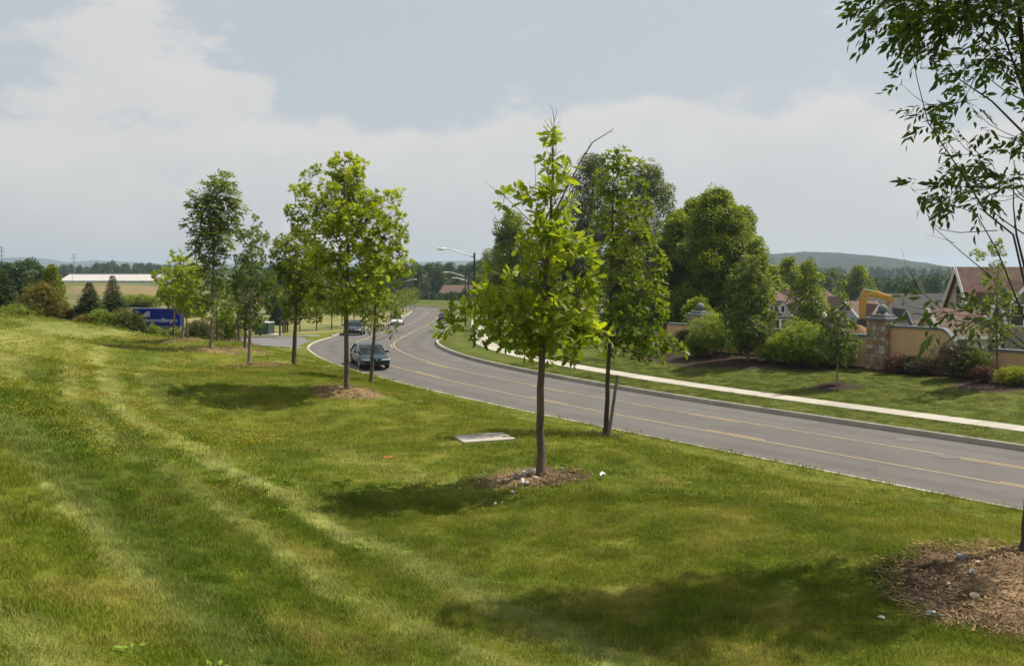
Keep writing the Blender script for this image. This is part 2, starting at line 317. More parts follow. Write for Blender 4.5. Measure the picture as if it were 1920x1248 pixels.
for _ in range(12): RC[1:-1] = .25 * RC[:-2] + .5 * RC[1:-1] + .25 * RC[2:]
RT = np.gradient(RC[:, :2], axis=0); RT /= np.linalg.norm(RT, axis=1)[:, None]
RN = np.stack([RT[:, 1], -RT[:, 0]], 1)        # right-hand side (the houses' side) is positive
HW = 4.75                                      # half width of the carriageway
def at_road(s, o, dz=0.):
    i = np.clip(np.interp(s, RS, np.arange(len(RS))), 0, len(RS) - 1.001); k = np.floor(i).astype(int); f = (i - k)[..., None]
    c = RC[k] * (1 - f) + RC[k + 1] * f; n = RN[k] * (1 - f) + RN[k + 1] * f; n = n / np.linalg.norm(n, axis=-1, keepdims=True)
    q = c.copy(); q[..., :2] += n * np.asarray(o)[..., None]; q[..., 2] += dz; return q
def road_near(x, y):
    """signed offset from the road's centre line, road level and arc length at points"""
    x = np.asarray(x, float).ravel(); y = np.asarray(y, float).ravel(); off = np.empty(len(x)); z = np.empty(len(x)); s = np.empty(len(x))
    for a in range(0, len(x), 20000):
        b = slice(a, a + 20000); dx = x[b, None] - RC[None, :, 0]; dy = y[b, None] - RC[None, :, 1]
        i = np.argmin(dx * dx + dy * dy, 1); r = np.arange(len(i)); ddx = dx[r, i]; ddy = dy[r, i]
        o = ddx * RN[i, 0] + ddy * RN[i, 1]; d = np.hypot(ddx, ddy); tt = ddx * RT[i, 0] + ddy * RT[i, 1]
        end = (i == 0) | (i == len(RC) - 1); off[b] = np.where(end, np.sign(o) * d, o); z[b] = RC[i, 2] + 0 * o; s[b] = RS[i] + tt
    return off, z, s
DRIVE = np.array([(-13.2, 78.2, -5.76), (-18, 78.0, -5.76), (-25, 77.6, -5.75), (-36, 76.5, -5.7), (-50, 73, -5.5), (-70, 66, -5.2)])
DC, DS = resample(spline(DRIVE), .8); DT = np.gradient(DC[:, :2], axis=0); DT /= np.linalg.norm(DT, axis=1)[:, None]; DN = np.stack([DT[:, 1], -DT[:, 0]], 1)
def drive_hw(s): return 4.6 + 4.2 * (1 - sstep(0, 9, s)) ** 2
CTRL = [(0, 0, -1.72), (0, -8, -.9), (-8, -6, -.6), (8, -6, -1.9), (-20, -20, -.3), (14, -4, -3.4), (24, -14, -4.6),
        (0, 7.5, -2.98), (-2.9, 5.5, -2.25), (-6.3, 12, -1.95), (-10.5, 20, -1.85), (-16, 30, -1.85), (-21, 40, -1.9), (-30, 44, -2.0), (-14, 8, -1.1), (-24, 16, -1.0), (-34, 30, -1.3),
        (-18.7, 42, -2.28), (-14.6, 41, -2.95), (.2, 8.2, -3.08), (-1.7, 12, -3.10), (-5.4, 19.5, -3.12), (-9.7, 28.5, -3.12), (-15, 39, -3.05), (2.4, 5.4, -2.9), (3.6, 3.0, -2.8),
        (5.2, 10, -2.96), (.4, 13.5, -2.93), (-3.8, 22.5, -2.88), (-7.5, 28, -2.86), (-10.4, 34, -2.87), (-13.4, 40, -2.93), (8.5, 5.0, -3.1),
        (1.8, 18.5, -3.2), (-3.7, 26, -3.03), (-6.7, 30, -3.0), (-9.8, 36, -3.05), (7.0, 11.5, -3.4), (12.5, 2, -3.9),
        (7.2, 14, -3.85), (9.5, 19, -5.05), (4.64, 19, -4.0), (6.1, 25, -5.25), (2.2, 24, -4.3), (3.0, 31, -5.5), (-1.0, 26, -3.8), (-1.4, 36, -5.2), (-4.9, 34, -3.95), (-6.5, 45, -5.2), (-8.1, 42, -4.05), (-10.6, 55, -5.25), (-16, 50, -4.2), (13, 10, -4.7),
        (-26, 52, -3.3), (-22, 60, -4.2), (-35, 60, -3.9), (-20, 66, -5.2), (-45, 58, -3.8), (-60, 50, -3.0), (-30, 68, -5.0),
        (-24, 95, -6.1), (-30, 110, -6.6), (-22, 122, -6.9), (-45, 100, -6.4), (-40, 140, -7.6), (-60, 120, -6.6), (-75, 95, -5.2), (-110, 80, -5), (-28, 170, -8.3), (-30, 210, -8.9),
        (-82, 200, -2.9), (-98, 205, -2.7), (-66, 205, -4.2), (-82, 170, -5.6), (-115, 200, -4.4), (-82, 235, -4.6), (-55, 190, -6.6), (-60, 240, -8), (-140, 160, -5.5),
        (30, 62, -6.8), (22, 75, -7.2), (36, 90, -8.2), (10, 90, -7.2), (14, 130, -8.4), (40, 125, -8.6), (60, 100, -8.6), (70, 60, -7.5), (55, 30, -6.6), (5, 160, -9), (0, 220, -9.2), (80, 20, -6.5),
        (60, -20, -6), (-60, 0, 0), (-60, -40, 0), (0, -50, -1), (40, -50, -5)]
for a in range(0, 360, 15): CTRL.append((360 * math.sin(R(a)), 360 * math.cos(R(a)), -9.4))
CT = np.array(CTRL, float); CK = 3.0
def kern(d2): return -np.sqrt(d2 + CK * CK)
_A = kern(((CT[:, None, :2] - CT[None, :, :2]) ** 2).sum(-1)); _n = len(CT)
_A = np.block([[_A, np.ones((_n, 1))], [np.ones((1, _n)), np.zeros((1, 1))]]); _W = np.linalg.solve(_A + np.diag([.02] * _n + [0]), np.r_[CT[:, 2], 0])
MOUNDS = []                                    # (x, y, radius, height): soil heaped round a tree's foot
def land(x, y):
    x = np.asarray(x, float).ravel(); y = np.asarray(y, float).ravel(); z = np.zeros(len(x))
    for a in range(0, len(x), 20000):
        b = slice(a, a + 20000); z[b] = kern((x[b, None] - CT[None, :, 0]) ** 2 + (y[b, None] - CT[None, :, 1]) ** 2) @ _W[:-1] + _W[-1]
    r = np.hypot(x, y); w = sstep(280, 380, r); z = z * (1 - w) - 9.4 * w
    return z
def ground_full(x, y):
    """level of the grass or soil, with the road's verges, the lawn by the houses and the driveway cut in"""
    x = np.asarray(x, float).ravel(); y = np.asarray(y, float).ravel(); z = land(x, y); off, rz, s = road_near(x, y)
    wl = sstep(HW + .3, HW + 6.5, -off); left = (rz + .13) * (1 - wl) + z * wl
    rp = rz + .15 + .75 * sstep(9.6, 18.5, off); wr = sstep(20, 34, off); right = rp * (1 - wr) + z * wr
    g = np.where(off < 0, left, right)
    dx = x[:, None] - DC[None, ::2, 0]; dy = y[:, None] - DC[None, ::2, 1]
    if len(x) > 30000:
        near = (x < -5) & (x > -90) & (y > 50) & (y < 100); idx = np.where(near)[0]
    else: idx = np.arange(len(x))
    if len(idx):
        dx = x[idx, None] - DC[None, ::2, 0]; dy = y[idx, None] - DC[None, ::2, 1]; i = np.argmin(dx * dx + dy * dy, 1); d = np.sqrt((dx * dx + dy * dy)[np.arange(len(i)), i])
        hw = drive_hw(DS[::2][i]); w = sstep(hw + .4, hw + 5, d); g[idx] = (DC[::2, 2][i] - .02 + .1 * sstep(hw, hw + .3, d)) * (1 - w) + g[idx] * w
    for mx, my, mr, mh in MOUNDS:
        g = g + mh * np.exp(-((x - mx) ** 2 + (y - my) ** 2) / (mr * mr))
    return g, off, s
def gz(x, y): return float(ground_full([x], [y])[0][0])
def on_ground(u, Y):
    x = (u - 960) / F_PX * Y * 1.0
    return Vector((x * (CP + SP * .1), Y, gz(x, Y)))

# ------------------------------------------------------------------ what grows or lies where: colour of the ground
BEDS = []                                      # (x, y, rx, ry, angle, kind)
def bed_mask(x, y, kinds=None, grow=1.):
    m = np.zeros(len(x))
    for bx, by, rx, ry, an, kind in BEDS:
        if kinds and kind not in kinds: continue
        c, s = math.cos(an), math.sin(an); dx, dy = x - bx, y - by
        e = np.hypot((dx * c + dy * s) / (rx * grow), (-dx * s + dy * c) / (ry * grow)) + .35 * (fbm(x, y, .5, 5, 3) - .5)
        m = np.maximum(m, sstep(1.08, .82, e))
    return m
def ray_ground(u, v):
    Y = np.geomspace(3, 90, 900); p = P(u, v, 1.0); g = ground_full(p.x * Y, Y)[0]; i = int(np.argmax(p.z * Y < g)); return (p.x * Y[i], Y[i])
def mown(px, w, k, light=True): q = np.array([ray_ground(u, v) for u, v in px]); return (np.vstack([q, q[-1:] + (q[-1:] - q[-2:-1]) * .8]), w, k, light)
# the mower's passes over the hillside: clippings and the sheen of bent blades, painted in as pale and dark bands
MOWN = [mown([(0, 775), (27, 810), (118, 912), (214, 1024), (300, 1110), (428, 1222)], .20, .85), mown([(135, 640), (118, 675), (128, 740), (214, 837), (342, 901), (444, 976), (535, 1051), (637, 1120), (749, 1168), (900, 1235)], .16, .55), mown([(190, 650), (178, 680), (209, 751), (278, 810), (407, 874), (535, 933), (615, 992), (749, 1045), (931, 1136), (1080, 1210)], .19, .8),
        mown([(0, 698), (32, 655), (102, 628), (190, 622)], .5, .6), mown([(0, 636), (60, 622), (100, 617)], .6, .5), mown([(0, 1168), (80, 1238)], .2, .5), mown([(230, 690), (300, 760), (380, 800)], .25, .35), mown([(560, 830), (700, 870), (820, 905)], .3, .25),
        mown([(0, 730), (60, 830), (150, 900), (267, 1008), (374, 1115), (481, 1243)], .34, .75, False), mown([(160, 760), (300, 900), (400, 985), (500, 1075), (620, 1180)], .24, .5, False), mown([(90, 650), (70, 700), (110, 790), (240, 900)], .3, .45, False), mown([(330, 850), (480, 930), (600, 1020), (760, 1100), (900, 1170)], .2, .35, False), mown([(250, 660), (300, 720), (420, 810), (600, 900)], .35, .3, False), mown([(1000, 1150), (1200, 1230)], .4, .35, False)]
def ground_tint(x, y, off):
    def c(*a): return np.array(a)[None, :]
    def lerp(a, b, t): return a * (1 - t[:, None]) + b * t[:, None]
    r = np.hypot(x, y)
    n1 = fbm(x, y, 2.6, 1); n2 = fbm(x, y, .55, 2, 3); n3 = fbm(x, y, 7, 3)
    col = lerp(c(.074, .101, .005), c(.146, .155, .016), sstep(.25, .75, .4 * n1 + .6 * n2))
    col = lerp(col, c(.215, .172, .045), .55 * sstep(.52, .74, .65 * n2 + .35 * n3))
    # mowing passes on the hillside, their sheen mixed into the colour, parallel to the row of trees, swinging round at the far end
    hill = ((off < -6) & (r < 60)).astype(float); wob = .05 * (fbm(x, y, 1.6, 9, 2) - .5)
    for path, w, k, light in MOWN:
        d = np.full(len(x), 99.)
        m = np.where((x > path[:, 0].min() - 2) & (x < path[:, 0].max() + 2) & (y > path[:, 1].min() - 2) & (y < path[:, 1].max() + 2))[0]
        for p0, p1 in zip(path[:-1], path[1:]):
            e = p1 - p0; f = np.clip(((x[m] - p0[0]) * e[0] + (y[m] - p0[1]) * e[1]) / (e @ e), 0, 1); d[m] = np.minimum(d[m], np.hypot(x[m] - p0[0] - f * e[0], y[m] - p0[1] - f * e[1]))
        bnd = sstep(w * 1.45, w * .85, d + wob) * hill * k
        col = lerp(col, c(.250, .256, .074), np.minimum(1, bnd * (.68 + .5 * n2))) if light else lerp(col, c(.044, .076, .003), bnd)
    yel = sstep(.50, .66, fbm(x, y, 2.2, 33)) * sstep(8, 11, -x) * (y > 14) * (y < 36) * (off < -8); col = lerp(col, c(.17, .165, .012), .3 * yel)
    # lawn on the houses' side, mowing sheen painted into its colour as stripes along the road
    lawn = (off > HW) & (off < 24); st = .5 + .5 * np.sin(off * 3.1 + 2 * fbm(x, y, 9, 12, 2))
    lc = lerp(c(.058, .080, .008), c(.118, .128, .020), np.clip(.25 + .5 * st * .8 + .8 * (n1 - .5), 0, 1)); col = np.where(lawn[:, None], lc, col)
    # lawn and rough meadow beyond the driveway, then farmland
    mead = sstep(88, 100, y) * (off < -4); mc = lerp(c(.155, .165, .050), c(.27, .22, .095), sstep(.35, .65, n3)); col = lerp(col, mc, .85 * mead)
    rough = sstep(150, 175, y) * (x < -38); rc = lerp(c(.105, .122, .036), c(.20, .155, .078), sstep(.34, .66, .6 * fbm(x, y * 1.4, 9, 21) + .4 * n3)); col = lerp(col, rc, rough)
    back = sstep(24, 30, off) * (y > 40); col = lerp(col, lerp(c(.07, .09, .03), c(.24, .17, .10), sstep(.4, .7, n3)), back)
    far = sstep(260, 330, r); col = lerp(col, lerp(c(.06, .09, .03), c(.12, .13, .055), n3), far)
    b = bed_mask(x, y, ('soil',)); col = lerp(col, lerp(c(.075, .048, .027), c(.30, .20, .105), sstep(.25, .75, n2)), b)
    b = bed_mask(x, y, ('straw',)); col = lerp(col, lerp(c(.17, .115, .05), c(.36, .25, .12), n2), b * .9)
    b = bed_mask(x, y, ('mulch',)); col = lerp(col, lerp(c(.020, .013, .009), c(.062, .038, .026), n2), b)
    return np.clip(col, .004, .9)

# feet of the trees that stand along the road, read off the photograph: (u, distance)
FEET = dict(ash=(1927, 9.75), oak=(1015, 13.5), maple=(650, 22.5), narrow=(467, 28.0), tall=(396, 34.0), lime=(342, 40.0), staked=(1137, 18.5), low=(696, 26.0), dark=(551, 30.0),
            r1=(458, 36.0), r2=(448, 42.0), r3=(406, 47.0), r4=(350, 48.0), r5=(324, 46.0), lawn1=(1570, 51.0), lawn2=(1872, 48.0), lawn0=(1402, 60.0))
FEETX = {k: ((u - 960) / F_PX * Y, Y) for k, (u, Y) in FEET.items()}
for k, rx, ry, kind in (('ash', 1.28, 1.25, 'soil'), ('oak', .78, .42, 'soil'), ('maple', .85, .7, 'straw'), ('narrow', 1.1, .8, 'straw'), ('tall', .95, .8, 'straw'), ('lime', .8, .7, 'straw'),
                     ('r1', .9, .7, 'straw'), ('r2', .9, .7, 'straw'), ('r4', .9, .7, 'straw'), ('staked', .3, .2, 'soil'), ('lawn1', 1.3, 1.15, 'mulch'), ('lawn2', 2.2, 2.0, 'mulch'), ('lawn0', 2.2, 1.5, 'mulch')):
    x, y = FEETX[k]
    BEDS.append((x - (.40 if k == 'ash' else .12 if k == 'oak' else 0), y - (.98 if k == 'ash' else .05), rx, ry, 0, kind)); MOUNDS.append((x, y, rx * 1.1, .16 if kind != 'soil' else .10))
def wall_pt(s, o=18.5): return at_road(np.array([s]), np.array([o]))[0]
def s_at(u, o=18.5):
    ss = np.arange(20, 190, .1); q = at_road(ss, np.full(len(ss), o)); uu = 960 + F_PX * q[:, 0] / q[:, 1]; k = np.argmin(np.abs(uu - u) + 1e3 * (q[:, 1] < 10)); return float(ss[k])
for u, rx, ry in ((1345, 3.4, 3.2), (1400, 3.4, 3.4), (1465, 3.4, 2.9), (1530, 3.2, 2.1), (1600, 1.8, 1.0), (1690, 2.0, .9), (1760, 2.2, 1.0), (1830, 2.0, 1.0), (1900, 2.2, 1.1)):
    q = at_road(np.array([s_at(u)]), np.array([18.5 - ry * .72]))[0]; k = int(np.argmin(np.abs(RS - s_at(u)))); BEDS.append((q[0], q[1], rx, ry, math.atan2(RT[k, 1], RT[k, 0]), 'mulch'))

# ------------------------------------------------------------------ ground sheets
def build_ground():
    def grid(az, rad, sink=True):
        A, Rr = np.meshgrid(az, rad); x = (Rr * np.sin(A)).ravel(); y = (Rr * np.cos(A)).ravel(); z, off, s = ground_full(x, y)
        inside = sstep(11.5, 9.5, -off) * (off <= 0) + sstep(29, 27, off) * (off > 0); onroad = (s > 1) & (s < RS[-1] - 1)
        z = z - (.45 * inside) * onroad; z = np.where((np.abs(off) < 5.2) & onroad, np.minimum(z, road_near(x, y)[1] - .35), z)
        n, m = len(rad), len(az); i = np.arange((n - 1) * (m - 1)); a = i // (m - 1) * m + i % (m - 1)
        return np.stack([x, y, z], 1), np.stack([a, a + 1, a + m + 1, a + m], 1), off
    az = np.r_[np.arange(-180, -40, 5.), np.arange(-40, 40, .22), np.arange(40, 180.1, 5.)] * math.pi / 180
    rad = np.r_[.02, 1, 2, 3, 4 * 1.013 ** np.arange(0, 390), np.geomspace(640, 6500, 12)]
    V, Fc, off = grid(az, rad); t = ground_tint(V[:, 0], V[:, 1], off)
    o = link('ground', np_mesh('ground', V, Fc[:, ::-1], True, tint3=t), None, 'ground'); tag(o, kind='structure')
    for name, lo, hi, n in (('verge', -12.0, -HW - .17, 22), ('lawn', HW + .17, 30.0, 60)):
        s = np.arange(2, RS[-1] - 2, .5); offs = np.linspace(lo, hi, n); Sg, Og = np.meshgrid(s, offs, indexing='ij'); q = at_road(Sg.ravel(), Og.ravel())
        z, off, _ = ground_full(q[:, 0], q[:, 1]); z = z + .012
        outer = (np.abs(Og.ravel() - (lo if name == 'verge' else hi)) < .9); z = z - .06 * outer
        q[:, 2] = z; m = n; k = np.arange((len(s) - 1) * (m - 1)); a = k // (m - 1) * m + k % (m - 1); Fq = np.stack([a, a + 1, a + m + 1, a + m], 1)
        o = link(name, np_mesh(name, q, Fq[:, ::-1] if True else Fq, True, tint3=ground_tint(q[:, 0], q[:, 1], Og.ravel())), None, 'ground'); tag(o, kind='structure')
build_ground()
def ribbon(name, m, s0, s1, o0, o1, dz=0., step=1., parent=None, crown=False, n=2):
    s = np.linspace(s0, s1, max(2, int((s1 - s0) / step) + 1)); offs = np.linspace(o0, o1, n); Sg, Og = np.meshgrid(s, offs, indexing='ij'); q = at_road(Sg.ravel(), Og.ravel(), dz)
    q[:, 2] += .07 * (1 - (Og.ravel() / HW) ** 2) - .07
    k = np.arange((len(s) - 1) * (n - 1)); a = k // (n - 1) * n + k % (n - 1); Fq = np.stack([a, a + 1, a + n + 1, a + n], 1)
    return link(name, np_mesh(name, q, Fq[:, ::-1], True), parent, m)
rd = ribbon('road', 'asphalt', 2, RS[-1] - 2, -HW - .02, HW + .02, 0, 1., n=49); tag(rd, kind='structure')
def road_wear():
    n = len(rd.data.vertices); co = np.empty(n * 3, np.float32); rd.data.vertices.foreach_get('co', co); co = co.reshape(-1, 3); o = np.tile(np.linspace(-HW, HW, 49), n // 49); s_ = np.repeat(np.arange(n // 49), 49).astype(float); w = np.ones(n)
    for c in (-3.9, -2.35, 2.35, 3.9): w += .07 * np.exp(-((o - c) / .33) ** 2)
    for c in (-3.1, 3.1): w -= .09 * np.exp(-((o - c) / .35) ** 2) * (.6 + .8 * fbm(s_, o, 9, 4, 3))
    w -= .10 * np.exp(-((np.abs(o) - HW) / .25) ** 2); w += .16 * (fbm(s_ * .5, o * 2, 4, 8, 4) - .5); a = rd.data.attributes.new('wear', 'FLOAT', 'POINT'); a.data.foreach_set('value', w.astype(np.float32))
road_wear()
mk = empty('road_markings'); tag(mk, kind='structure')
for o in (-1.5, 1.5): ribbon('solid_line', 'yellow_paint', 2, RS[-1] - 4, o - .05, o + .05, .006, 1., mk)
for o, ph in ((-1.28, 1.0), (1.28, 4.6)):
    for s in np.arange(6 + ph, RS[-1] - 8, 12.2): ribbon('dash', 'yellow_paint', s, s + 3.05, o - .05, o + .05, .006, 1., mk)

MOUTH = (float(RS[np.argmin(np.abs(RC[:, 1] - 70.5) + 100 * (RC[:, 1] > 200))]), float(RS[np.argmin(np.abs(RC[:, 1] - 86))]))
def kerb(name, side):
    root = empty(name); tag(root, kind='structure'); L = 3.05; s = 3.0
    while s < RS[-1] - 6:
        e = s + L - .03; mid = .5 * (s + e); mouth = side < 0 and MOUTH[0] < mid < MOUTH[1]; top = .015 if mouth else .15
        prof = [(HW, -.2), (HW + .02, top - .02), (HW + .045, top), (HW + .17, top), (HW + .17, -.3)]; ss = np.linspace(s, e, 3); mb = MB(); vs = []
        for t in ss:
            for o, z in prof: q = at_road(np.array([t]), np.array([side * o]))[0]; vs.append((q[0], q[1], q[2] - .0 + z))
        n = len(prof); fs = [(i * n + k, i * n + (k + 1) % n, (i + 1) * n + (k + 1) % n, (i + 1) * n + k) for i in range(2) for k in range(n)] + [tuple(range(n)), tuple(range(3 * n - 1, 2 * n - 1, -1))]
        mb.add(vs, fs).build('kerb_stone', 'concrete', root); s += L
kerb('kerb_by_bank', -1); kerb('kerb_by_sidewalk', 1)
sw = empty('sidewalk'); tag(sw, kind='structure'); s = 8.0
while s < 205:
    e = s + 1.5 - .03; mb = MB(); vs = []
    for t in (s, e):
        for o in (7.6, 9.0):
            q = at_road(np.array([t]), np.array([o]))[0]; z = q[2] + .15 + .035; vs += [(q[0], q[1], z), (q[0], q[1], z - .15)]
    mb.add(vs, [(0, 2, 6, 4), (1, 5, 7, 3), (0, 4, 5, 1), (2, 3, 7, 6), (0, 1, 3, 2), (4, 6, 7, 5)]).build('slab', 'walk_concrete', sw); s += 1.5
def driveway():
    n = 7; vs = []; q = []
    for i in range(len(DC)):
        h = drive_hw(DS[i])
        for o in np.linspace(-h, h, n): q.append((DC[i, 0] + DN[i, 0] * o, DC[i, 1] + DN[i, 1] * o, DC[i, 2] + .03))
    k = np.arange((len(DC) - 1) * (n - 1)); a = k // (n - 1) * n + k % (n - 1)
    q = np.array(q); off, rz, s_ = road_near(q[:, 0], q[:, 1]); q[:, 2] = np.where(off > -HW - 3, (rz - .03) + (q[:, 2] - rz + .03) * sstep(HW + .2, HW + 3, -off), q[:, 2]); q[:, 2] = np.where(off > -HW - .1, rz - .2, q[:, 2])
    tag(link('driveway', np_mesh('driveway', q, np.stack([a, a + 1, a + n + 1, a + n], 1)[:, ::-1], True), None, 'driveway_asphalt'), kind='structure')
    root = empty('driveway_kerb'); tag(root, kind='structure')
    for side in (-1, 1):
        i = 0
        while i < len(DC) - 4:
            pr = []
            for j in (i, i + 2, i + 4):
                h = drive_hw(DS[j])
                for o, z in ((h, -.15), (h + .02, .12), (h + .22, .12), (h + .22, -.2)): pr.append((DC[j, 0] + DN[j, 0] * o * side, DC[j, 1] + DN[j, 1] * o * side, DC[j, 2] + z + .03))
            off = road_near([pr[0][0]], [pr[0][1]])[0][0]
            if off < -HW - .3: MB().add(pr, [(r * 4 + k, r * 4 + (k + 1) % 4, (r + 1) * 4 + (k + 1) % 4, (r + 1) * 4 + k) for r in range(2) for k in range(4)] + [(0, 1, 2, 3), (11, 10, 9, 8)]).build('kerb_stone', 'walk_concrete', root)
            i += 4
driveway()

# ------------------------------------------------------------------ scattered stuff: points carry a tint, a turn and a size
def scatter(name, m, pts, variants, tint, scale, label=None, cat=None, tilt=0.):
    c = bpy.data.collections.new(name + '_pieces')
    for i, me in enumerate(variants):
        if not me.materials: me.materials.append(M[m])
        c.objects.link(bpy.data.objects.new('%s_piece_%02d' % (name, i), me))
    n = len(pts); me = bpy.data.meshes.new(name); me.vertices.add(n); me.vertices.foreach_set('co', np.asarray(pts, np.float32).ravel())
    def att(k, t, f, v): a = me.attributes.new(k, t, 'POINT'); a.data.foreach_set(f, np.asarray(v).ravel())
    rot = np.zeros((n, 3), np.float32); rot[:, 2] = rng.uniform(0, 6.28, n); rot[:, :2] = rng.normal(0, tilt, (n, 2)) if tilt else 0
    att('turn', 'FLOAT_VECTOR', 'vector', rot); att('size', 'FLOAT', 'value', np.asarray(scale, np.float32)); att('pick', 'INT', 'value', rng.integers(0, len(variants), n).astype(np.int32))
    if np.ndim(tint) == 2: t4 = np.ones((n, 4), np.float32); t4[:, :3] = tint; att('tint', 'FLOAT_COLOR', 'color', t4)
    else: att('tint', 'FLOAT', 'value', np.asarray(tint, np.float32))
    g = bpy.data.node_groups.new(name, 'GeometryNodeTree'); g.interface.new_socket('Geometry', in_out='INPUT', socket_type='NodeSocketGeometry'); g.interface.new_socket('Geometry', in_out='OUTPUT', socket_type='NodeSocketGeometry')
    N, L = g.nodes, g.links; gi = N.new('NodeGroupInput'); go = N.new('NodeGroupOutput'); ip = N.new('GeometryNodeInstanceOnPoints'); ci = N.new('GeometryNodeCollectionInfo')
    ci.inputs['Collection'].default_value = c; ci.inputs['Separate Children'].default_value = True; ci.inputs['Reset Children'].default_value = True; ip.inputs['Pick Instance'].default_value = True
    def na(k, t): a = N.new('GeometryNodeInputNamedAttribute'); a.data_type = t; a.inputs['Name'].default_value = k; return a.outputs['Attribute']
    L.new(gi.outputs[0], ip.inputs['Points']); L.new(ci.outputs[0], ip.inputs['Instance']); L.new(na('pick', 'INT'), ip.inputs['Instance Index']); L.new(na('turn', 'FLOAT_VECTOR'), ip.inputs['Rotation']); L.new(na('size', 'FLOAT'), ip.inputs['Scale']); L.new(ip.outputs[0], go.inputs[0])
    o = link(name, me); o.modifiers.new('scatter', 'NODES').node_group = g; me.materials.append(M[m]); tag(o, label, cat, kind='stuff'); return o
def tuft(nb, rad, h, w, seed, lean=.5):
    r = np.random.default_rng(seed); V = []; Fc = []
    for i in range(nb):
        a = r.uniform(0, 6.28); d = rad * math.sqrt(r.uniform()); bx, by = d * math.cos(a), d * math.sin(a); th = r.uniform(0, 6.28); hh = h * r.uniform(.45, 1.15); ln = hh * lean * r.uniform(.3, 1.6); ww = w * r.uniform(.7, 1.3)
        ux, uy = math.cos(th), math.sin(th); px, py = -uy * ww, ux * ww; b = len(V)
        V += [(bx - px, by - py, -.01), (bx + px, by + py, -.01), (bx + ux * ln * .35 - px * .8, by + uy * ln * .35 - py * .8, hh * .6), (bx + ux * ln * .35 + px * .8, by + uy * ln * .35 + py * .8, hh * .6), (bx + ux * ln, by + uy * ln, hh)]
        Fc += [(b, b + 1, b + 3), (b, b + 3, b + 2), (b + 2, b + 3, b + 4)]
    return np_mesh('tuft', np.array(V), np.array(Fc))
def grass():
    def fill(n, r0, r1, az0, az1):
        a = rng.uniform(R(az0), R(az1), n); r = np.sqrt(rng.uniform(r0 * r0, r1 * r1, n)); return r * np.sin(a), r * np.cos(a)
    for name, n, r0, r1, v, sc, lab in (
            ('grass', 8600, 3.2, 13, [tuft(120, .17, .036, .0021, k, .9) for k in range(5)], 1.0, 'short mown grass on the near hillside in the foreground'),
            ('middle_grass', 13000, 12.6, 30, [tuft(95, .24, .036, .0036, 20 + k, .8) for k in range(5)], 1.05, 'mown grass on the slope round the street trees'),
            ('distant_grass', 9000, 29, 60, [tuft(60, .42, .042, .008, 40 + k, .9) for k in range(4)], 1.1, 'mown grass at the far end of the hillside')):
        x, y = fill(n, r0, r1, -33, 33); z, off, s = ground_full(x, y); keep = (off < -HW - .28) & (rng.uniform(size=n) > .97 * bed_mask(x, y, None, 1.0))
        px, py = PAD; keep &= ~((np.abs((x - px) * .97 + (y - py) * .26) < .52) & (np.abs(-(x - px) * .26 + (y - py) * .97) < .52))
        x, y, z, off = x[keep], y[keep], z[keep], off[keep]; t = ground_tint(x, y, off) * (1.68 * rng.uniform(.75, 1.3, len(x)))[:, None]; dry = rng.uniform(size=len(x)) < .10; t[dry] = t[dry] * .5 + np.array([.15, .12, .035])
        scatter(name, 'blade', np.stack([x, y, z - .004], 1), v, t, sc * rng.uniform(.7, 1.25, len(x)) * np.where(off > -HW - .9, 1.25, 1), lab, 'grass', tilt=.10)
    n = 15000; s_ = rng.uniform(8, 95, n); o_ = rng.uniform(HW + .25, 19, n); q = at_road(s_, o_); x, y = q[:, 0], q[:, 1]; z, off, _ = ground_full(x, y); keep = ((o_ < 7.42) | (o_ > 9.18)) & (np.abs(np.arctan2(x, y)) < R(34)) & (y > 5) & (rng.uniform(size=n) > bed_mask(x, y)); x, y, z, off = x[keep], y[keep], z[keep], off[keep]
    scatter('lawn_grass', 'blade', np.stack([x, y, z], 1), [tuft(60, .30, .055, .007, 80 + k, .9) for k in range(4)], ground_tint(x, y, off) * (1.5 * rng.uniform(.75, 1.3, len(x)))[:, None], rng.uniform(.7, 1.2, len(x)), 'mown lawn between the road and the boundary wall', 'grass', tilt=.08)
    # straggling grass along the kerb and in the soil rings
    s = rng.uniform(20, 75, 1100); q = at_road(s, -HW - .2 - np.abs(rng.normal(0, .12, len(s)))); z, off, _ = ground_full(q[:, 0], q[:, 1]); t = ground_tint(q[:, 0], q[:, 1], off) * 1.1
    q[:, 2] = z; scatter('kerb_grass', 'blade', q, [tuft(22, .10, .08, .003, 60 + k, .8) for k in range(3)], t, rng.uniform(.5, 1.3, len(s)), 'longer grass straggling over the near kerb', 'grass')
    # broad-leaved weeds, brighter than the turf
    def weed(seed):
        r = np.random.default_rng(seed); V = []; Fc = []
        for i in range(11):
            a = r.uniform(0, 6.28); d = r.uniform(.0, .10); ln = r.uniform(.05, .09); w = .02; bx, by = d * math.cos(a), d * math.sin(a); u = np.array([math.cos(a), math.sin(a), r.uniform(.1, .6)]); sd = np.array([-math.sin(a), math.cos(a), 0]) * w; b = len(V); o = np.array([bx, by, .045])
            V += [o, o + u * ln * .5 - sd, o + u * ln, o + u * ln * .5 + sd]; Fc += [(b, b + 1, b + 2, b + 3)]
        return np_mesh('weed', np.array(V), np.array(Fc))
    n = 150; x, y = fill(n, 5, 24, -30, 28); z, off, s = ground_full(x, y); k = (off < -6) & (fbm(x, y, 2.5, 77) > .50); scatter('weeds', 'blade', np.stack([x, y, z], 1)[k], [weed(i) for i in range(4)], np.tile(np.array([[.24, .36, .045]]), (k.sum(), 1)), rng.uniform(.35, .8, k.sum()), 'bright broad-leaved weeds dotted through the turf', 'weeds')
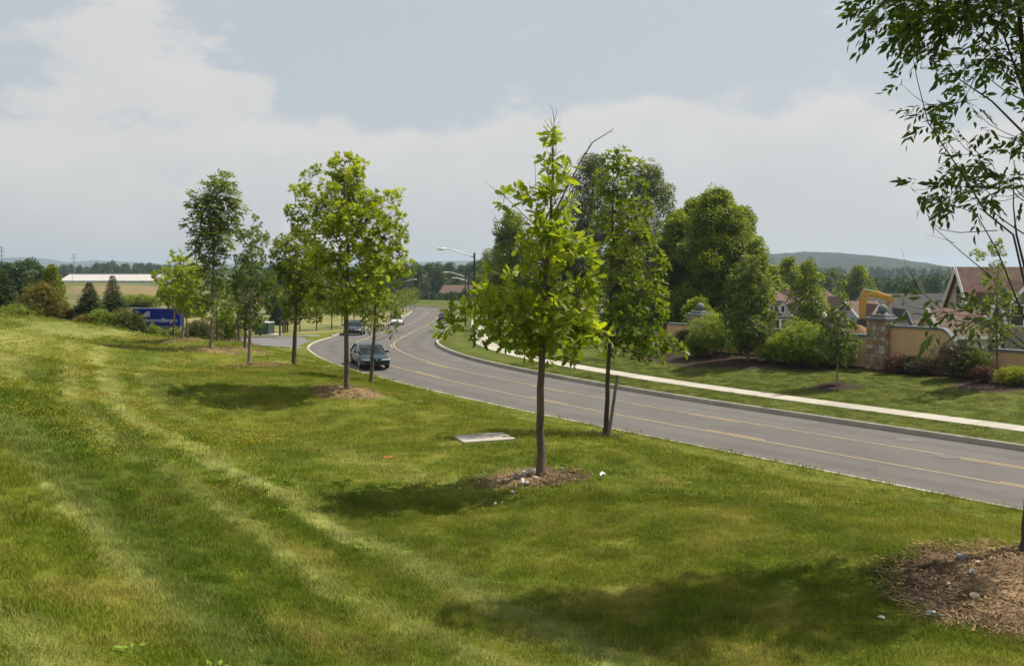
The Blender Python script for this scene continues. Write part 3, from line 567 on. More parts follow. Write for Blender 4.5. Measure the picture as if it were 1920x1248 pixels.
    def flower(seed):
        r = np.random.default_rng(seed); V = []; Fc = []
        for i in range(6):
            c = np.array([r.uniform(-.25, .25), r.uniform(-.25, .25), r.uniform(.05, .08)]); b = len(V); V += [c + np.array([.014 * math.cos(k * 1.047), .014 * math.sin(k * 1.047), 0]) for k in range(6)]; Fc += [(b, b + 1, b + 2, b + 3), (b, b + 3, b + 4, b + 5)]
        return np_mesh('flower', np.array(V), np.array(Fc))
    n = 2600; x, y = fill(n, 7, 34, -31, -14); z, off, s = ground_full(x, y); k = (fbm(x, y, 2.2, 33) > .50) & (y > 12); scatter('yellow_flowers', 'blade', np.stack([x, y, z], 1)[k], [flower(i) for i in range(3)], np.tile(np.array([[.55, .40, .01]]), (k.sum(), 1)), np.full(k.sum(), 1.), 'tiny yellow flowers sprinkled in the grass at far left', 'flowers')
    # chips of wood and dead stalks in the soil rings
    def chip(seed):
        r = np.random.default_rng(seed); mb = MB()
        for i in range(7):
            a = r.uniform(0, 3.14); x0, y0 = r.uniform(-.12, .12, 2); l = r.uniform(.012, .038); w = r.uniform(.003, .008); c, s_ = math.cos(a), math.sin(a); z = r.uniform(.0, .025); dz = r.uniform(-.01, .02)
            mb.add([(x0 - c * l - s_ * w, y0 - s_ * l + c * w, z), (x0 - c * l + s_ * w, y0 - s_ * l - c * w, z), (x0 + c * l + s_ * w, y0 + s_ * l - c * w, z + dz), (x0 + c * l - s_ * w, y0 + s_ * l + c * w, z + dz)], [(0, 1, 2, 3)])
        return mb.mesh('chips')
    pts = []
    for bx, by, rx, ry, an, kind in BEDS:
        if by > 45: continue
        n = int((460 if kind == 'soil' else 420) * rx * ry); a = rng.uniform(0, 6.28, n); d = np.sqrt(rng.uniform(0, 1.15, n)); pts.append(np.stack([bx + rx * d * np.cos(a), by + ry * d * np.sin(a)], 1))
    p = np.vstack(pts); z, off, s = ground_full(p[:, 0], p[:, 1]); t = np.array([.21, .135, .07]) * rng.uniform(.25, 1.5, (len(p), 1)) * np.array([1, 1, 1])
    scatter('wood_chips', 'chip', np.stack([p[:, 0], p[:, 1], z + .012], 1), [chip(i) for i in range(5)], t, rng.uniform(.7, 1.3, len(p)), 'loose wood chips and dead stalks round the trees', 'wood chips', tilt=.15)

# ------------------------------------------------------------------ trees
def leaf_template(kind):
    if kind == 'oak':
        st = [(0, .02), (.16, .13), (.26, .09), (.42, .27), (.53, .13), (.68, .33), (.80, .17), (.92, .20), (1.0, .03)]
        V = []; Fc = []
        for y, w in st: V += [(-w, y - (.06 if w > .15 else 0), .06 * w - .10 * y * y), (0, y, -.02 - .10 * y * y), (w, y - (.06 if w > .15 else 0), .06 * w - .10 * y * y)]
        for i in range(len(st) - 1): b = i * 3; Fc += [(b, b + 1, b + 4, b + 3), (b + 1, b + 2, b + 5, b + 4)]
        return np.array(V), np.array(Fc)
    if kind == 'maple':
        an = [-90, -35, -10, 8, 30, 45, 62, 76, 90, 104, 118, 135, 150, 172, 190, 215]; rd = [.05, .30, .55, .30, .42, .66, .34, .46, .78, .46, .34, .66, .42, .30, .55, .30]
        V = [(0, .3, .03)] + [(r * math.cos(R(a)), .3 + r * math.sin(R(a)), -.12 * r) for a, r in zip(an, rd)]; n = len(an)
        Fc = [(0, 1 + i, 1 + (i + 1) % n, 1 + (i + 2) % n) for i in range(0, n, 2)]
        return np.array(V), np.array(Fc)
    if kind == 'lance':
        V = [(0, 0, 0), (-.19, .35, .04), (0, .4, -.03), (.19, .35, .04), (-.15, .65, 0), (0, .7, -.07), (.15, .65, 0), (0, 1, -.16)]
        return np.array(V), np.array([(0, 3, 2, 1), (1, 2, 5, 4), (2, 3, 6, 5), (4, 5, 6, 7)])
    if kind == 'spray':                         # a few small leaves on one stalk, for crowns seen from far off
        V = []; Fc = []
        for (x, y, a) in ((0, .35, 0), (-.22, .2, .9), (.24, .12, -.9)):
            b = len(V); c, s = math.cos(a), math.sin(a)
            for px, py, pz in ((0, 0, 0), (.17, .32, .05), (0, .66, -.05), (-.17, .32, .05)): V.append((x + px * c - py * s, y + px * s + py * c, pz))
            Fc.append((b, b + 1, b + 2, b + 3))
        return np.array(V), np.array(Fc)
    if kind == 'needle':
        V = []; Fc = []
        for a in (-.6, -.2, .2, .6):
            b = len(V); c, s = math.cos(a), math.sin(a); V += [(0, .05, 0), (s * .5 + .05, c * .5, .02), (s, c, -.06), (s * .5 - .05, c * .5, .02)]; Fc.append((b, b + 1, b + 2, b + 3))
        return np.array(V), np.array(Fc)
LT = {k: leaf_template(k) for k in ('oak', 'maple', 'lance', 'spray', 'needle')}
def unit(a): return a / (np.linalg.norm(a, axis=-1, keepdims=True) + 1e-9)
def leaf_frames(p, d, r, up=.8, jit=.55):
    """frames for leaves at p pointing along d, faces turned mostly to the sky"""
    d = unit(d); n = unit(np.array([0, 0, up]) + r.normal(0, jit, d.shape)); n = unit(n - d * (n * d).sum(-1, keepdims=True)); x = np.cross(d, n); return np.stack([x, d, n], -1)
def leaf_mesh(name, kind, p, fr, size, tint):
    V, Fc = LT[kind]; n = len(p); W = np.einsum('nij,vj->nvi', fr, V) * size[:, None, None] + p[:, None, :]
    Fa = (Fc[None] + (np.arange(n) * len(V))[:, None, None]).reshape(-1, Fc.shape[1]); return np_mesh(name, W.reshape(-1, 3), Fa, False, tint=np.repeat(tint, len(V)))
def clump_leaves(clumps, r, dens, k, size, axis_x=0., droop=.0, spread=1.0, shell=.55, pinnate=False):
    """clumps (x, y, z, rx, rz): leaves in sprigs of k through each clump; returns sprig points and leaf arrays"""
    SP_, Pl, Dl, Tl = [], [], [], []; zs = [c[2] for c in clumps]; z0, z1 = min(zs), max(zs) + 1e-6
    for (cx, cy, cz, rx, rz) in clumps:
        m = max(2, int(dens * rx * (rx + rz) * .5 * r.uniform(.85, 1.15))); q = unit(r.normal(size=(m, 3))) * (r.uniform(shell, 1, (m, 1)) ** .7) * np.array([rx, rx, rz]) * r.uniform(.75, 1.15, (m, 1)); ct = r.normal(0, .17)
        p = q + np.array([cx, cy, cz]); out = unit(q / np.array([rx, rx, rz])) + .5 * unit(np.array([cx - axis_x, cy, .4 * rx]))[None] + np.array([0, 0, .35 - droop])
        SP_.append(p); pp = np.repeat(p, k, 0); a = np.tile(np.arange(k) / k * 2 * math.pi, m) + np.repeat(r.uniform(0, 6.28, m), k); o = unit(np.repeat(out, k, 0)); b1 = unit(np.cross(o, np.array([.3, .2, 1.]))); b2 = np.cross(o, b1)
        d = o * r.uniform(.05, .8, (m * k, 1)) + spread * (np.cos(a)[:, None] * b1 + np.sin(a)[:, None] * b2) + np.array([0, 0, -droop]) + r.normal(0, .18, (m * k, 3))
        if pinnate:                             # leaflets in pairs along a stalk, one at its tip
            o = unit(o + r.normal(0, .35, o.shape).reshape(m, k, 3)[:, :1].repeat(k, 1).reshape(-1, 3)); b1 = unit(np.cross(o, np.array([.1, .2, 1.]))); j = np.tile(np.arange(k), m); sd = np.where(j == k - 1, 0, np.where(j % 2 == 0, 1, -1))[:, None]; al = ((j // 2 + .6) / (k / 2))[:, None]
            pp = pp + o * al * size * 1.5 - np.array([0, 0, 1.]) * (al ** 2) * size * .5 * (1 + droop); d = o * .75 + b1 * sd * .8 + np.array([0, 0, -.25 - droop * .6]) + r.normal(0, .16, (m * k, 3))
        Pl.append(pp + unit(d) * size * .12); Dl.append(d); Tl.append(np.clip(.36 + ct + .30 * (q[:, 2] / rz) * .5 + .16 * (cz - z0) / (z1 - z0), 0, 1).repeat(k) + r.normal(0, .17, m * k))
    return np.vstack(SP_), np.vstack(Pl), np.vstack(Dl), np.clip(np.hstack(Tl), 0, 1)
def wood(root, m, trunk, tr, clumps, r, limb=.35, twigs=None, twig_r=.004, bare=(), sides=9, base_flare=1.35, low=.32):
    """tapered trunk through the points 'trunk', a limb to every clump, twigs to sprigs"""
    tp = [Vector(p) for p in trunk]; L = [0]
    for a, b in zip(tp, tp[1:]): L.append(L[-1] + (b - a).length)
    def trunk_at(z):
        for a, b in zip(tp, tp[1:]):
            if a.z <= z <= b.z: return a.lerp(b, (z - a.z) / max(1e-6, b.z - a.z))
        return tp[0] if z < tp[0].z else tp[-1]
    zt = tp[-1].z
    def rad(z): t = max(0, min(1, z / zt)); return tr * (1 - .88 * t ** 1.1) * (1 + (base_flare - 1) * math.exp(-z / .12))
    zz = [-.1, 0, .05, .12, .3] + [zt * k / 16 for k in range(1, 17) if zt * k / 16 > .35]
    mb = MB(); pts = []
    for z in zz: q = trunk_at(z); pts.append(Vector((q.x + r.normal(0, tr * .10), q.y + r.normal(0, tr * .10), z)))
    mb.tube(pts, [rad(max(0, z)) for z in zz], sides); mb.build('trunk', m, root, True)
    lb = MB(); ends = []; order = sorted(clumps, key=lambda c: math.hypot(c[0] - trunk_at(c[2]).x, c[1]) + .25 * max(0, zt * .5 - c[2])); done = []
    for (cx, cy, cz, rx, rz) in order:
        c = Vector((cx, cy, cz)); hd = math.hypot(cx - trunk_at(cz).x, cy); za = min(zt * .97, max(zt * low, cz - .25 * rz - .75 * hd)); a = trunk_at(za); rr = min(rad(za) * .5, .005 + limb * .02 * (c - a).length); best = (c - a).length
        for pc, pr, ph in done:                 # grow on from a clump nearer the trunk where there is one
            dd = (c - pc).length * 1.25 + (.6 * best if c.z < pc.z - .1 * best else 0)
            if ph < hd * .85 and dd < best: best = dd; a = pc; rr = pr * .7
        rr = max(rr, .0035); done.append((c, max(rr * .75, .0035), hd))
        mid = a.lerp(c, .5) + Vector((r.normal(0, .05), r.normal(0, .05), -.06)) * (c - a).length; pp = [a, a.lerp(mid, .5) + Vector((0, 0, -.02)) * (c - a).length, mid, mid.lerp(c, .55), c]
        lb.tube(pp, [rr, rr * .9, rr * .75, rr * .6, rr * .4], 5 if sides > 6 else 4); ends.append(c)
    if twigs is not None:
        E = np.array([list(e) for e in ends])
        for p in twigs:
            e = ends[int(np.argmin(((E - p) ** 2).sum(1)))]; p = Vector(p); mid = e.lerp(p, .5) + Vector((0, 0, -.03 * (p - e).length)); lb.tube([e.lerp(p, .0), mid, p], [twig_r * 1.7, twig_r * 1.2, twig_r * .6], 3, False)
    for path, r0 in bare:
        n = len(path); lb.tube(path, [r0 * (1 - .8 * i / (n - 1)) for i in range(n)], 5)
    lb.build('limbs', m, root, True)
def leaf_parts(root, kind, m, p, fr, size, tint, count):
    """the nearest leaves are pieces of their own; returns what is left for the crown"""
    cam_p = -np.array(root.location); d = np.linalg.norm(p - cam_p, axis=1) - 2.5 * size; near = np.argsort(d)[:count]; V, Fc = LT[kind]; mesh = []
    for k in range(6):
        me = np_mesh('leaf', V, Fc, False, tint=np.full(len(V), .1 + .16 * k)); me.materials.append(M[m]); mesh.append(me)
    for i in near:
        o = bpy.data.objects.new('leaf', mesh[int(np.clip((tint[i] - .02) / .16, 0, 5))]); COL.objects.link(o); o.parent = root
        Mx = Matrix([[fr[i][a][b] * size[i] for b in range(3)] + [p[i][a]] for a in range(3)] + [[0, 0, 0, 1]]); o.matrix_local = Mx
    keep = np.ones(len(p), bool); keep[near] = False; return keep
def clumps_px(base, Y, lst, depth, seed, grow=1.06):
    """clumps read off the photograph (u, v, radius in px [, flatten]) set at the tree's own distance, spread in depth"""
    r = np.random.default_rng(seed); out = []; k = Y / F_PX
    for c in lst:
        u, v, rp = c[:3]; fl = c[3] if len(c) > 3 else .85; q = P(u, v, Y) - base; out.append((q.x, (c[4] if len(c) > 4 else r.uniform(-1, 1) * depth), q.z, rp * k * grow, rp * k * fl * grow))
    return out
def photo_tree(name, label, foot, lst, trunk_px, tr, leaf, m, bark, size, dens, k, depth, seed, parts=0, bare_px=(), droop=0., limb=.35, extra=(), group=None, twig_r=.004, cat='tree', fill=1.0, low=.34, grow=1.06):
    u, Y = FEET[foot] if isinstance(foot, str) else foot; x = (u - 960) / F_PX * Y; base = Vector((x, Y, gz(x, Y))); root = empty(name, base); tag(root, label, cat, group); r = np.random.default_rng(seed)
    cl = clumps_px(base, Y, lst, depth, seed, grow) + list(extra)
    # the far and near sides of the crown, which the photograph shows only as depth
    cl2 = list(cl)
    for c in cl:
        if r.uniform() < fill: cl2.append((c[0] * r.uniform(.3, .8) + r.normal(0, .1), r.choice((-1, 1)) * depth * r.uniform(.5, 1.1), c[2] + r.normal(0, .15), c[3] * .8, c[4] * .8))
    trunk = [Vector((0, 0, -.1))] + [(lambda q: Vector((q.x, 0, q.z)))(P(a, b, Y) - base) for a, b in trunk_px]
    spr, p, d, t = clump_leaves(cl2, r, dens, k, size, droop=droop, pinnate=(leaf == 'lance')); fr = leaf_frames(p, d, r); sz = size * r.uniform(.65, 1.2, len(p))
    bare = []
    for path, r0 in bare_px: bare.append(([(lambda q: Vector((q.x, 0 if len(w) < 3 else w[2], q.z)))(P(w[0], w[1], Y) - base) for w in path], r0))
    wood(root, bark, trunk, tr, cl2, r, limb, spr if len(spr) < 2600 else spr[::3], twig_r, bare, low=low)
    if parts: keep = leaf_parts(root, leaf, m, p, fr, sz, t, parts)
    else: keep = np.ones(len(p), bool)
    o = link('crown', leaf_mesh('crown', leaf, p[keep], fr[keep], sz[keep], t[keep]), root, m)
    if parts: tag(o, kind='stuff')
    return root
def auto_clumps(H, Rm, base_t, n, r, shape=1.0, top=.6, csz=(.26, .42)):
    out = []
    for i in range(n):
        t = base_t + (1 - base_t) * ((i + .5) / n) ** .9; tt = (t - base_t) / (1 - base_t); prof = (math.sin(math.pi * min(1, .12 + .88 * tt) ** shape) * .85 + .18) * (1 - .35 * tt * (1 - top)); a = i * 2.4 + r.uniform(-.5, .5); d = Rm * prof * r.uniform(.25, .8); s = Rm * r.uniform(*csz) * (.6 + .5 * prof)
        out.append((d * math.cos(a), d * math.sin(a), H * t - s * .4 * (tt > .8), s, s * r.uniform(.7, .95)))
    out.append((0, 0, H * .97 - Rm * .15, Rm * .22, Rm * .26)); return out
TREE_CACHE = {}
def auto_tree(key, name, label, base, H, Rm, tr, m, bark, leaf='spray', size=.2, dens=14, k=2, base_t=.28, n=26, seed=1, shape=1.0, top=.6, rz=0., sc=1., group=None, droop=0., shell=.5, cat='tree', csz=(.26, .42)):
    """a tree from its proportions; the same key shares its meshes"""
    root = empty(name, base, rz); tag(root, label, cat, group); root.scale = (sc,) * 3
    if key in TREE_CACHE:
        for ch in TREE_CACHE[key].children: c = ch.copy(); COL.objects.link(c); c.parent = root
        return root
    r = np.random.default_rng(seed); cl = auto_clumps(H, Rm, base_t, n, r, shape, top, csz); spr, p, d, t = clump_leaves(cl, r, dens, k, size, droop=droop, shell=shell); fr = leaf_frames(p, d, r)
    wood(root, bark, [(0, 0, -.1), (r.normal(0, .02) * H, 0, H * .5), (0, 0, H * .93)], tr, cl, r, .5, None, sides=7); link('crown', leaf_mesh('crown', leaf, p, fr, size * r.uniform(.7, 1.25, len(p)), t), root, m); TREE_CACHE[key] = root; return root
def conifer(key, name, label, base, H, Rm, seed=1, sc=1., rz=0., m='conifer_leaf', group=None, levels=34):
    root = empty(name, base, rz); tag(root, label, 'tree', group); root.scale = (sc,) * 3
    if key in TREE_CACHE:
        for ch in TREE_CACHE[key].children: c = ch.copy(); COL.objects.link(c); c.parent = root
        return root
    r = np.random.default_rng(seed); Pp, D, T, S = [], [], [], []; lb = MB()
    for i in range(levels):
        t = i / (levels - 1); z = H * (.04 + .93 * t); L = Rm * (1 - t) ** .85 * r.uniform(.85, 1.1) + .04; nb = max(5, int(24 * (1 - t) + 6))
        for b in range(nb):
            a = b / nb * 6.283 + r.uniform(-.3, .3); l = L * r.uniform(.72, 1.15); dirv = np.array([math.cos(a), math.sin(a), .12 - .35 * (1 - t)]); e = dirv * l + np.array([0, 0, z]); lb.tube([(0, 0, z), tuple(e)], [.012, .003], 3, False)
            for s in np.linspace(.22, 1, max(3, int(l / .11))):
                for side in (-1, 0, 1):
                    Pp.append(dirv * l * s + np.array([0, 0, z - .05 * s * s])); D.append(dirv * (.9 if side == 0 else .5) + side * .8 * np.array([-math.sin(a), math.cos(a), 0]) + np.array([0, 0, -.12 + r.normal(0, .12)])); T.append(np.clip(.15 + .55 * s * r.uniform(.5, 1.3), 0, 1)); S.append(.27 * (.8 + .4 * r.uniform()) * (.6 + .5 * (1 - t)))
    p = np.array(Pp); fr = leaf_frames(p, np.array(D), r, 1., .3); MB().tube([(0, 0, -.1), (0, 0, H * .5), (0, 0, H)], [Rm * .06, Rm * .04, .01], 7).build('trunk', 'bark_dark', root, True); lb.build('limbs', 'bark_dark', root)
    link('crown', leaf_mesh('crown', 'needle', p, fr, np.array(S), np.array(T)), root, m); TREE_CACHE[key] = root; return root
def shrub(name, label, base, rx, ry, h, m, size=.10, dens=1., seed=1, rz=0., group=None, lumps=9, bark='bark_dark', kind='spray', smoothness=.0):
    root = empty(name, base, rz); tag(root, label, 'shrub', group); r = np.random.default_rng(seed); cl = []
    for i in range(lumps):
        a = i * 2.4 + r.uniform(-.4, .4); d = .62 * math.sqrt((i + .5) / lumps); s = r.uniform(.30, .44) * (1 - smoothness * .3); zz = h * (.34 + .36 * (1 - d) * r.uniform(.7, 1.2)); cl.append((rx * d * math.cos(a) * 1.1, ry * d * math.sin(a) * 1.1, zz, s * (rx + ry) * .62, min(zz * .95, h * .42)))
    cl.append((0, 0, h * .62, rx * .5, h * .36)); P_, p, d, t = clump_leaves(cl, r, dens * 150 / (size / .1) ** 1.7, 3, size, shell=.72); ok = p[:, 2] > .02; p, d, t = p[ok], d[ok], t[ok]; fr = leaf_frames(p, d, r, .8, .6); st = MB()
    for c in cl: st.tube([(c[0] * .25, c[1] * .25, -.08), (c[0] * .7, c[1] * .7, c[2] * .5), c[:3]], [.025, .018, .006], 4, False)
    st.build('stems', bark, root); link('foliage', leaf_mesh('foliage', kind, p, fr, size * r.uniform(.7, 1.3, len(p)), t), root, m); return root
PAD = tuple(on_ground(907, 17.0)[:2])
grass()

# ------------------------------------------------------------------ the street trees on the bank
ROW = 'young street trees in two rows on the bank'
photo_tree('oak_tree', 'young oak with big lobed yellow-green leaves and bare top twigs, nearest the middle', 'oak',
    [(1037, 256, 16), (1032, 285, 24), (1042, 315, 26), (1022, 320, 22), (1030, 350, 34), (1066, 345, 26), (1040, 385, 38), (1012, 392, 26), (1082, 372, 22), (945, 370, 20), (970, 366, 24), (990, 385, 20), (1050, 418, 34), (1015, 422, 28), (1010, 452, 38), (975, 462, 24),
     (1052, 455, 40), (1088, 452, 34), (1112, 470, 22), (1000, 490, 34), (1042, 498, 42), (1090, 500, 38), (1122, 508, 20), (1030, 540, 40), (1075, 545, 40), (1110, 548, 24), (990, 548, 24), (1045, 585, 42), (1090, 582, 30), (1000, 590, 38), (1010, 628, 38), (1058, 625, 42),
     (1098, 622, 28), (975, 612, 36), (960, 580, 26), (930, 520, 24), (915, 545, 24), (938, 555, 20), (900, 592, 28), (872, 590, 28), (930, 600, 40), (905, 620, 26), (885, 572, 22), (955, 560, 26), (965, 640, 30), (1115, 600, 26), (945, 628, 28), (848, 594, 22), (838, 610, 16), (822, 628, 20), (895, 555, 18), (1125, 535, 20), (1125, 625, 16), (1080, 655, 24), (1030, 660, 26), (990, 648, 26), (1108, 650, 16), (1000, 602, 44), (1052, 608, 46), (962, 602, 38), (1086, 600, 34), (1030, 652, 36), (988, 645, 34), (920, 592, 32), (1088, 652, 28)],
    [(1016, 905), (1014, 820), (1013, 740), (1017, 668), (1022, 560), (1030, 430), (1036, 330), (1037, 240)], .062, 'oak', 'oak_leaf', 'bark', .158, 128, 6, .42, 11, parts=290, grow=.90,
    bare_px=[([(1037, 260), (1039, 225), (1036, 205), (1030, 195)], .007), ([(1039, 228), (1044, 210), (1042, 198)], .004), ([(1037, 245), (1026, 236), (1022, 222)], .004), ([(1038, 240), (1050, 228), (1051, 220)], .003),
             ([(1030, 420), (1066, 345), (1096, 290), (1112, 266), (1145, 246), (1151, 240)], .014), ([(1040, 410), (1080, 345), (1105, 300), (1120, 286)], .009), ([(1098, 287), (1108, 268), (1105, 256)], .004), ([(1145, 246), (1152, 250)], .003),
             ([(1000, 420), (940, 362), (920, 350), (908, 335)], .006), ([(985, 385), (980, 350), (978, 335)], .004), ([(1005, 370), (1003, 305), (1000, 292)], .004), ([(985, 480), (940, 430), (922, 392)], .006), ([(1100, 560), (1135, 520), (1150, 505)], .006)], fill=.22)
photo_tree('pin_oak_tree', 'slender deep green oak tied to a leaning stake at the road edge', 'staked',
    [(1150, 300, 26), (1135, 322, 24), (1168, 318, 24), (1195, 318, 18), (1150, 352, 36), (1185, 358, 30), (1208, 385, 22), (1150, 398, 42), (1190, 402, 38), (1140, 440, 38), (1185, 448, 44), (1218, 440, 26), (1160, 490, 46), (1208, 492, 34), (1235, 500, 20), (1150, 540, 40),
     (1198, 545, 42), (1238, 545, 26), (1170, 590, 46), (1215, 595, 36), (1130, 590, 30), (1150, 635, 40), (1195, 640, 40), (1235, 648, 26), (1262, 655, 18), (1282, 664, 10), (1125, 630, 26), (1245, 575, 16), (1165, 605, 44), (1200, 628, 42), (1236, 640, 30), (1128, 608, 28), (1266, 652, 18)],
    [(1135, 823), (1138, 740), (1143, 640), (1146, 540), (1148, 430), (1150, 330), (1151, 292)], .048, 'oak', 'pin_oak_leaf', 'bark_dark', .12, 150, 6, .5, 12, fill=.3, grow=1.02)
photo_tree('maple_tree', 'bright yellow-green maple with spreading crown, tallest of the left group', 'maple',
    [(645, 298, 24), (622, 312, 22), (668, 312, 16), (600, 330, 18), (675, 332, 20), (645, 335, 32), (560, 358, 14), (585, 372, 24), (620, 365, 30), (665, 372, 32), (565, 398, 24), (602, 405, 32), (645, 402, 34), (695, 378, 26), (732, 370, 20), (755, 364, 10), (690, 412, 38),
     (730, 408, 26), (752, 412, 12), (575, 432, 28), (615, 440, 28), (590, 468, 24), (672, 442, 24), (718, 445, 36), (750, 440, 16), (640, 462, 18), (632, 492, 28), (700, 482, 36), (742, 478, 18), (605, 500, 26), (650, 520, 30), (690, 518, 36), (735, 505, 26), (768, 502, 12),
     (620, 540, 30), (665, 552, 28), (705, 548, 26), (600, 560, 20), (640, 572, 22), (740, 520, 16)],
    [(651, 742), (650, 690), (649, 620), (650, 560), (652, 470), (648, 390), (645, 310)], .062, 'maple', 'maple_leaf', 'bark', .125, 215, 5, .75, 13, fill=.6,
    bare_px=[([(651, 590), (668, 560), (690, 500), (700, 470)], .022), ([(652, 490), (668, 470), (685, 455)], .016)])
photo_tree('low_oak_tree', 'thin oak just behind the bright maple, low leafy twigs over the road', 'low',
    [(704, 548, 26), (690, 572, 24), (722, 575, 24), (738, 568, 16), (735, 598, 14), (706, 598, 22), (738, 614, 9), (680, 545, 20), (715, 520, 26), (700, 490, 24)], [(696, 720), (699, 660), (703, 600), (705, 540), (706, 480)], .055, 'oak', 'young_leaf', 'bark', .12, 110, 6, .4, 14,
    bare_px=[([(702, 612), (690, 606), (672, 602), (660, 600)], .008), ([(706, 620), (730, 618), (752, 626), (762, 640)], .008), ([(742, 622), (758, 622), (768, 632)], .005)])
photo_tree('dark_maple_tree', 'olive green maple left of the bright maple with forked low limb', 'dark',
    [(560, 452, 26), (535, 468, 22), (515, 458, 14), (548, 485, 30), (582, 478, 28), (600, 500, 22), (532, 512, 26), (568, 515, 32), (602, 535, 28), (540, 548, 30), (578, 555, 34), (612, 562, 22), (535, 578, 16), (562, 585, 22), (600, 585, 18)],
    [(551, 690), (552, 640), (554, 600), (556, 540), (558, 460)], .075, 'maple', 'young_leaf', 'bark', .125, 170, 5, .8, 15, bare_px=[([(553, 612), (565, 598), (578, 580), (590, 555)], .03)])
photo_tree('narrow_tree', 'dull green tree with a narrow pointed top on a straw ring', 'narrow',
    [(476, 412, 10), (472, 430, 14), (455, 436, 8), (490, 442, 14), (506, 452, 10), (470, 455, 18), (465, 480, 24), (448, 488, 16), (490, 482, 22), (456, 512, 28), (488, 518, 28), (440, 532, 20), (470, 545, 32), (500, 545, 20), (448, 570, 24), (482, 575, 28), (462, 600, 24), (490, 602, 16), (506, 520, 14)],
    [(467, 693), (468, 640), (469, 590), (472, 500), (475, 410)], .05, 'maple', 'dull_leaf', 'bark_pale', .115, 170, 5, .6, 16, fill=.7, bare_px=[([(468, 640), (450, 600), (430, 560), (416, 520)], .018)])
photo_tree('tall_ash_tree', 'tall narrow grey-green ash with high crown on bare straight trunk', 'tall',
    [(412, 338, 16), (428, 340, 12), (394, 345, 12), (410, 362, 24), (372, 374, 14), (428, 372, 18), (388, 388, 22), (416, 396, 26), (440, 388, 12), (370, 418, 14), (396, 425, 26), (425, 420, 20), (384, 440, 14), (408, 450, 22), (362, 455, 8), (376, 470, 12), (400, 478, 20), (442, 436, 10), (430, 448, 10), (388, 498, 16), (408, 510, 20), (395, 532, 16), (420, 540, 12), (380, 560, 14), (414, 572, 14)],
    [(396, 660), (397, 600), (399, 540), (402, 450), (408, 340)], .065, 'lance', 'tall_leaf', 'bark_pale', .14, 420, 7, .45, 17, fill=.5, grow=.95)
photo_tree('lime_maple_tree', 'small rounded lime green maple in front of the blue sign', 'lime',
    [(342, 480, 12), (352, 496, 18), (330, 502, 18), (308, 514, 12), (345, 520, 26), (318, 532, 22), (374, 512, 18), (300, 530, 10), (338, 552, 28), (372, 545, 20), (312, 556, 14), (362, 575, 22), (335, 582, 18)],
    [(342, 640), (343, 610), (343, 570), (344, 490)], .06, 'maple', 'maple_leaf', 'bark_pale', .135, 150, 5, .9, 18, bare_px=[([(344, 500), (341, 470), (338, 464)], .008)])
def foot(k): x, y = FEETX[k]; return Vector((x, y, gz(x, y)))
for k, lab, H, Rm, m, sd in (('r1', 'young tree whose trunk stands just left of the narrow-topped tree', 3.1, 1.0, 'dull_leaf', 31), ('r2', 'thin young tree on the straw ring nearest the driveway', 3.0, 1.1, 'young_leaf', 32),
                         ('r3', 'young tree with two close stems behind the tall ash', 3.4, 1.3, 'young_leaf', 33), ('r4', 'thin tree right behind the lime maple beside the sign', 3.0, 1.0, 'dull_leaf', 34), ('r5', 'thin reddish-stemmed tree standing in front of the sign lettering', 2.7, .8, 'young_leaf', 35)):
    auto_tree(k, 'young_tree', lab, foot(k), H, Rm, .055, m, 'bark', 'maple', .15, 60, 4, .58 if k in ('r4', 'r5') else .38, 16, sd, group=ROW)
